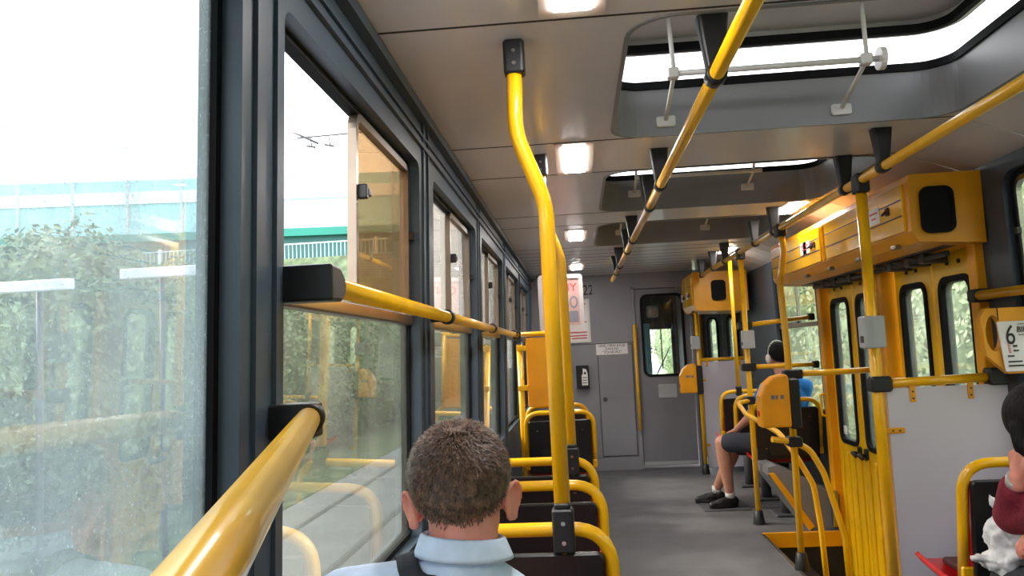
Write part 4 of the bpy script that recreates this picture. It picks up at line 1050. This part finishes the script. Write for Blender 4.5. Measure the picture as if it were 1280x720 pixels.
# bushes
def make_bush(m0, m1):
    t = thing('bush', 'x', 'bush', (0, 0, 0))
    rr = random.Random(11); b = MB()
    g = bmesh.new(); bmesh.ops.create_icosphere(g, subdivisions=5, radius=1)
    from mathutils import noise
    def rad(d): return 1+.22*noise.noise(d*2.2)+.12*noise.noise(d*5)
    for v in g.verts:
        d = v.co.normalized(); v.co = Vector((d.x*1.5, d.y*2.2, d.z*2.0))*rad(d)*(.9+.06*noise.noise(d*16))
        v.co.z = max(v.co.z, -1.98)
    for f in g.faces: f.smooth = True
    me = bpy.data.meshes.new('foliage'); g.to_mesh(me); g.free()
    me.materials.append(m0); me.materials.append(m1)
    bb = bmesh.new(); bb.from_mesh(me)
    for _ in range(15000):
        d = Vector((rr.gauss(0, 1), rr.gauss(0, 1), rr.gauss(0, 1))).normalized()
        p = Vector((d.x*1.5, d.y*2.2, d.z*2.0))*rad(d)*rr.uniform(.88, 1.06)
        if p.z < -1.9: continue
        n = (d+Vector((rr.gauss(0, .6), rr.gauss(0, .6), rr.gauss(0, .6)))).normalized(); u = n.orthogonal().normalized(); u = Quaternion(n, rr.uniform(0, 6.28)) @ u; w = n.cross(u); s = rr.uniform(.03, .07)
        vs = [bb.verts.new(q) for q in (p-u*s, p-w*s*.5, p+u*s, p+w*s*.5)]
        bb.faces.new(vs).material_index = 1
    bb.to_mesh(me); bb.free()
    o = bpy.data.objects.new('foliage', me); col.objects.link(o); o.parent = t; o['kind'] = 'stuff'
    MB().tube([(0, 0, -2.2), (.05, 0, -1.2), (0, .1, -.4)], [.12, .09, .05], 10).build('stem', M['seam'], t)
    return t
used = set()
bush = make_bush(M['leafcore'], M['leaf']); lit_bush = make_bush(M['leafcore_lit'], M['leaf_lit'])  # second bush carries the leaf colours paled for light and haze
def put_bush(src, x, y, z, s, rz, label, group):
    o = copy_tree(src) if src.name in used else src; used.add(src.name)
    o.location = (x, y, z); o.rotation_euler = (0, 0, rz); o.scale = s; o['label'] = label; o['group'] = group
br = random.Random(4)
for k in range(17):
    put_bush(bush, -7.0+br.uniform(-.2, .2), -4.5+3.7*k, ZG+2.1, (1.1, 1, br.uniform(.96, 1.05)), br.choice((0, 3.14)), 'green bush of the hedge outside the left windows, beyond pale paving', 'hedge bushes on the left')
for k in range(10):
    put_bush(lit_bush, 6.2+br.uniform(-.3, .3), -3+3.7*k, ZG+2.5, (1.1, 1, br.uniform(1.22, 1.4)), br.choice((0, 3.14)), 'green bush paled for light and haze outside the doors and windows of the door side', 'hedge bushes on the right')
for k in range(4):
    put_bush(lit_bush, 6.2+4.4*k, 41+br.uniform(-1, 1), ZG+3.0, (1.5, 1, 1.6), br.uniform(-.2, .2), 'green bush ahead, seen through the windscreen past the cab door', 'bushes ahead')
# bank, fence and the pale teal noise wall
struct(MB().prism([(26, ZG), (29.0, 5.3), (33.5, 5.5), (33.5, ZG)], -60, -7, 'x').build('terrain', M['leafcore']))
t = thing('noise_wall', 'pale teal noise wall with dark green girder beyond the left windows', 'wall', (-20, 35, 5.5))
sk = lambda c: Vector((c.x, c.y+.14*(c.x+13), c.z))
MB().box(-60, -7.2, 35.0, 35.2, 7.45, 8.85).move(sk).build('lower_panels', M['teal'], t)
MB().box(-60, -7.2, 35.0, 35.2, 9.40, 9.95).move(sk).build('upper_panels', M['teal'], t)
MB().box(-60, -7.2, 34.9, 35.3, 8.85, 9.40).move(sk).build('coping', M['whiteband'], t)
MB().box(-60, -7.2, 34.7, 35.3, 7.10, 7.45).move(sk).build('girder', M['teal_dark'], t)
MB().box(-60, -7.2, 35.1, 35.5, 5.2, 7.10).move(sk).build('cladding', M['teal_shade'], t)
for k in range(22):
    x = -8.0-2.35*k
    MB().box(x-.06, x+.06, 34.85, 35.0, 7.45, 9.95).move(sk).build('post', M['fence'], t)
t = thing('railing', 'pale steel railing on the bank below the noise wall', 'fence', (-20, 32, 5.4))
b = MB().box(-50, -7.5, 31.98, 32.02, 6.28, 6.33).box(-50, -7.5, 31.98, 32.02, 5.55, 5.6); b.build('rails', M['fence'], t)
b = MB()
for k in range(240): x = -7.6-.17*k; b.box(x-.012, x+.012, 31.99, 32.01, 5.5, 6.32)
tag(b.build('bars', M['fence'], t), kind='stuff')
for k in range(9): x = -8-4.6*k; MB().box(x-.05, x+.05, 31.95, 32.05, 5.3, 6.4).build('post', M['fence'], t)
# overhead wire arm
t = thing('catenary_mast', 'thin overhead wire arm with insulators against the white sky', 'mast', (-1.9, 14.3, ZG))
MB().tube([(-1.9, 14.3, ZG), (-1.9, 14.3, 6.6)], [.11, .08], 14).build('pole', M['grey_dark'], t)
MB().tube([(-1.9, 14.3, 5.65), (-5.0, 14.3, 5.58)], .018, 8).tube([(-1.9, 14.3, 6.4), (-3.6, 14.3, 5.62)], .010, 8).tube([(-5.05, 14.25, 5.68), (-4.6, 14.3, 5.45)], .022, 8).build('arm', M['grey_dark'], t)
for x in (-4.75, -4.4): MB().tube([(x, 14.3, 5.57), (x+.03, 14.3, 5.40)], .012, 8).tube([(x-.08, 14.3, 5.42), (x+.10, 14.3, 5.38)], .02, 8).build('insulator', M['grey_dark'], t)
# white boards added to mimic bright reflections in the dusty near window
for x0, x1, y, z, h_, lab in ((-5.05, -4.35, 6.6, 2.13, .10, 'left one of two white boards added to mimic reflections in the dusty near window'), (-4.75, -3.90, 8.0, 2.36, .11, 'right one of two white boards added to mimic reflections in the dusty near window')):
    t = thing('reflection_board', lab, 'board', ((x0+x1)/2, y, ZG), 'white boards mimicking reflections')
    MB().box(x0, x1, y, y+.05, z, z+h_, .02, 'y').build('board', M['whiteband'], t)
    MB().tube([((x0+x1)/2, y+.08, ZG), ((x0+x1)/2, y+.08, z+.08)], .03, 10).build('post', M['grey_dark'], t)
# ------------------------------------------------------------------ light
wd = bpy.data.worlds.new('world'); scene.world = wd; wd.use_nodes = True
nt = wd.node_tree; nt.nodes.clear()
o = nt.nodes.new('ShaderNodeOutputWorld'); bg = nt.nodes.new('ShaderNodeBackground')
tc = nt.nodes.new('ShaderNodeTexCoord'); sep = nt.nodes.new('ShaderNodeSeparateXYZ'); rp = nt.nodes.new('ShaderNodeValToRGB')
nt.links.new(tc.outputs['Generated'], sep.inputs[0]); nt.links.new(sep.outputs['Z'], rp.inputs[0])
rp.color_ramp.elements[0].position = .0; rp.color_ramp.elements[0].color = (1, 1, 1, 1)
rp.color_ramp.elements[1].position = .8; rp.color_ramp.elements[1].color = (.86, .93, 1, 1)
nt.links.new(rp.outputs[0], bg.inputs[0]); bg.inputs[1].default_value = 2.2
nt.links.new(bg.outputs[0], o.inputs[0])
sun = bpy.data.lights.new('sun', 'SUN'); sun.energy = 3.2; sun.angle = R(14); sun.color = (1, .95, .88)
so = bpy.data.objects.new('sun', sun); col.objects.link(so)
so.rotation_euler = Vector((.80, -.12, -.62)).to_track_quat('-Z', 'Y').to_euler()

scene.view_settings.view_transform = 'Standard'; scene.view_settings.look = 'None'
scene.view_settings.exposure = 1.2; scene.view_settings.gamma = 1.0; scene.view_settings.use_curve_mapping = False
scene.cycles.max_bounces = 10; scene.cycles.diffuse_bounces = 5; scene.cycles.transparent_max_bounces = 24
scene.cycles.use_denoising = True
scene.cycles.sample_clamp_indirect = 6
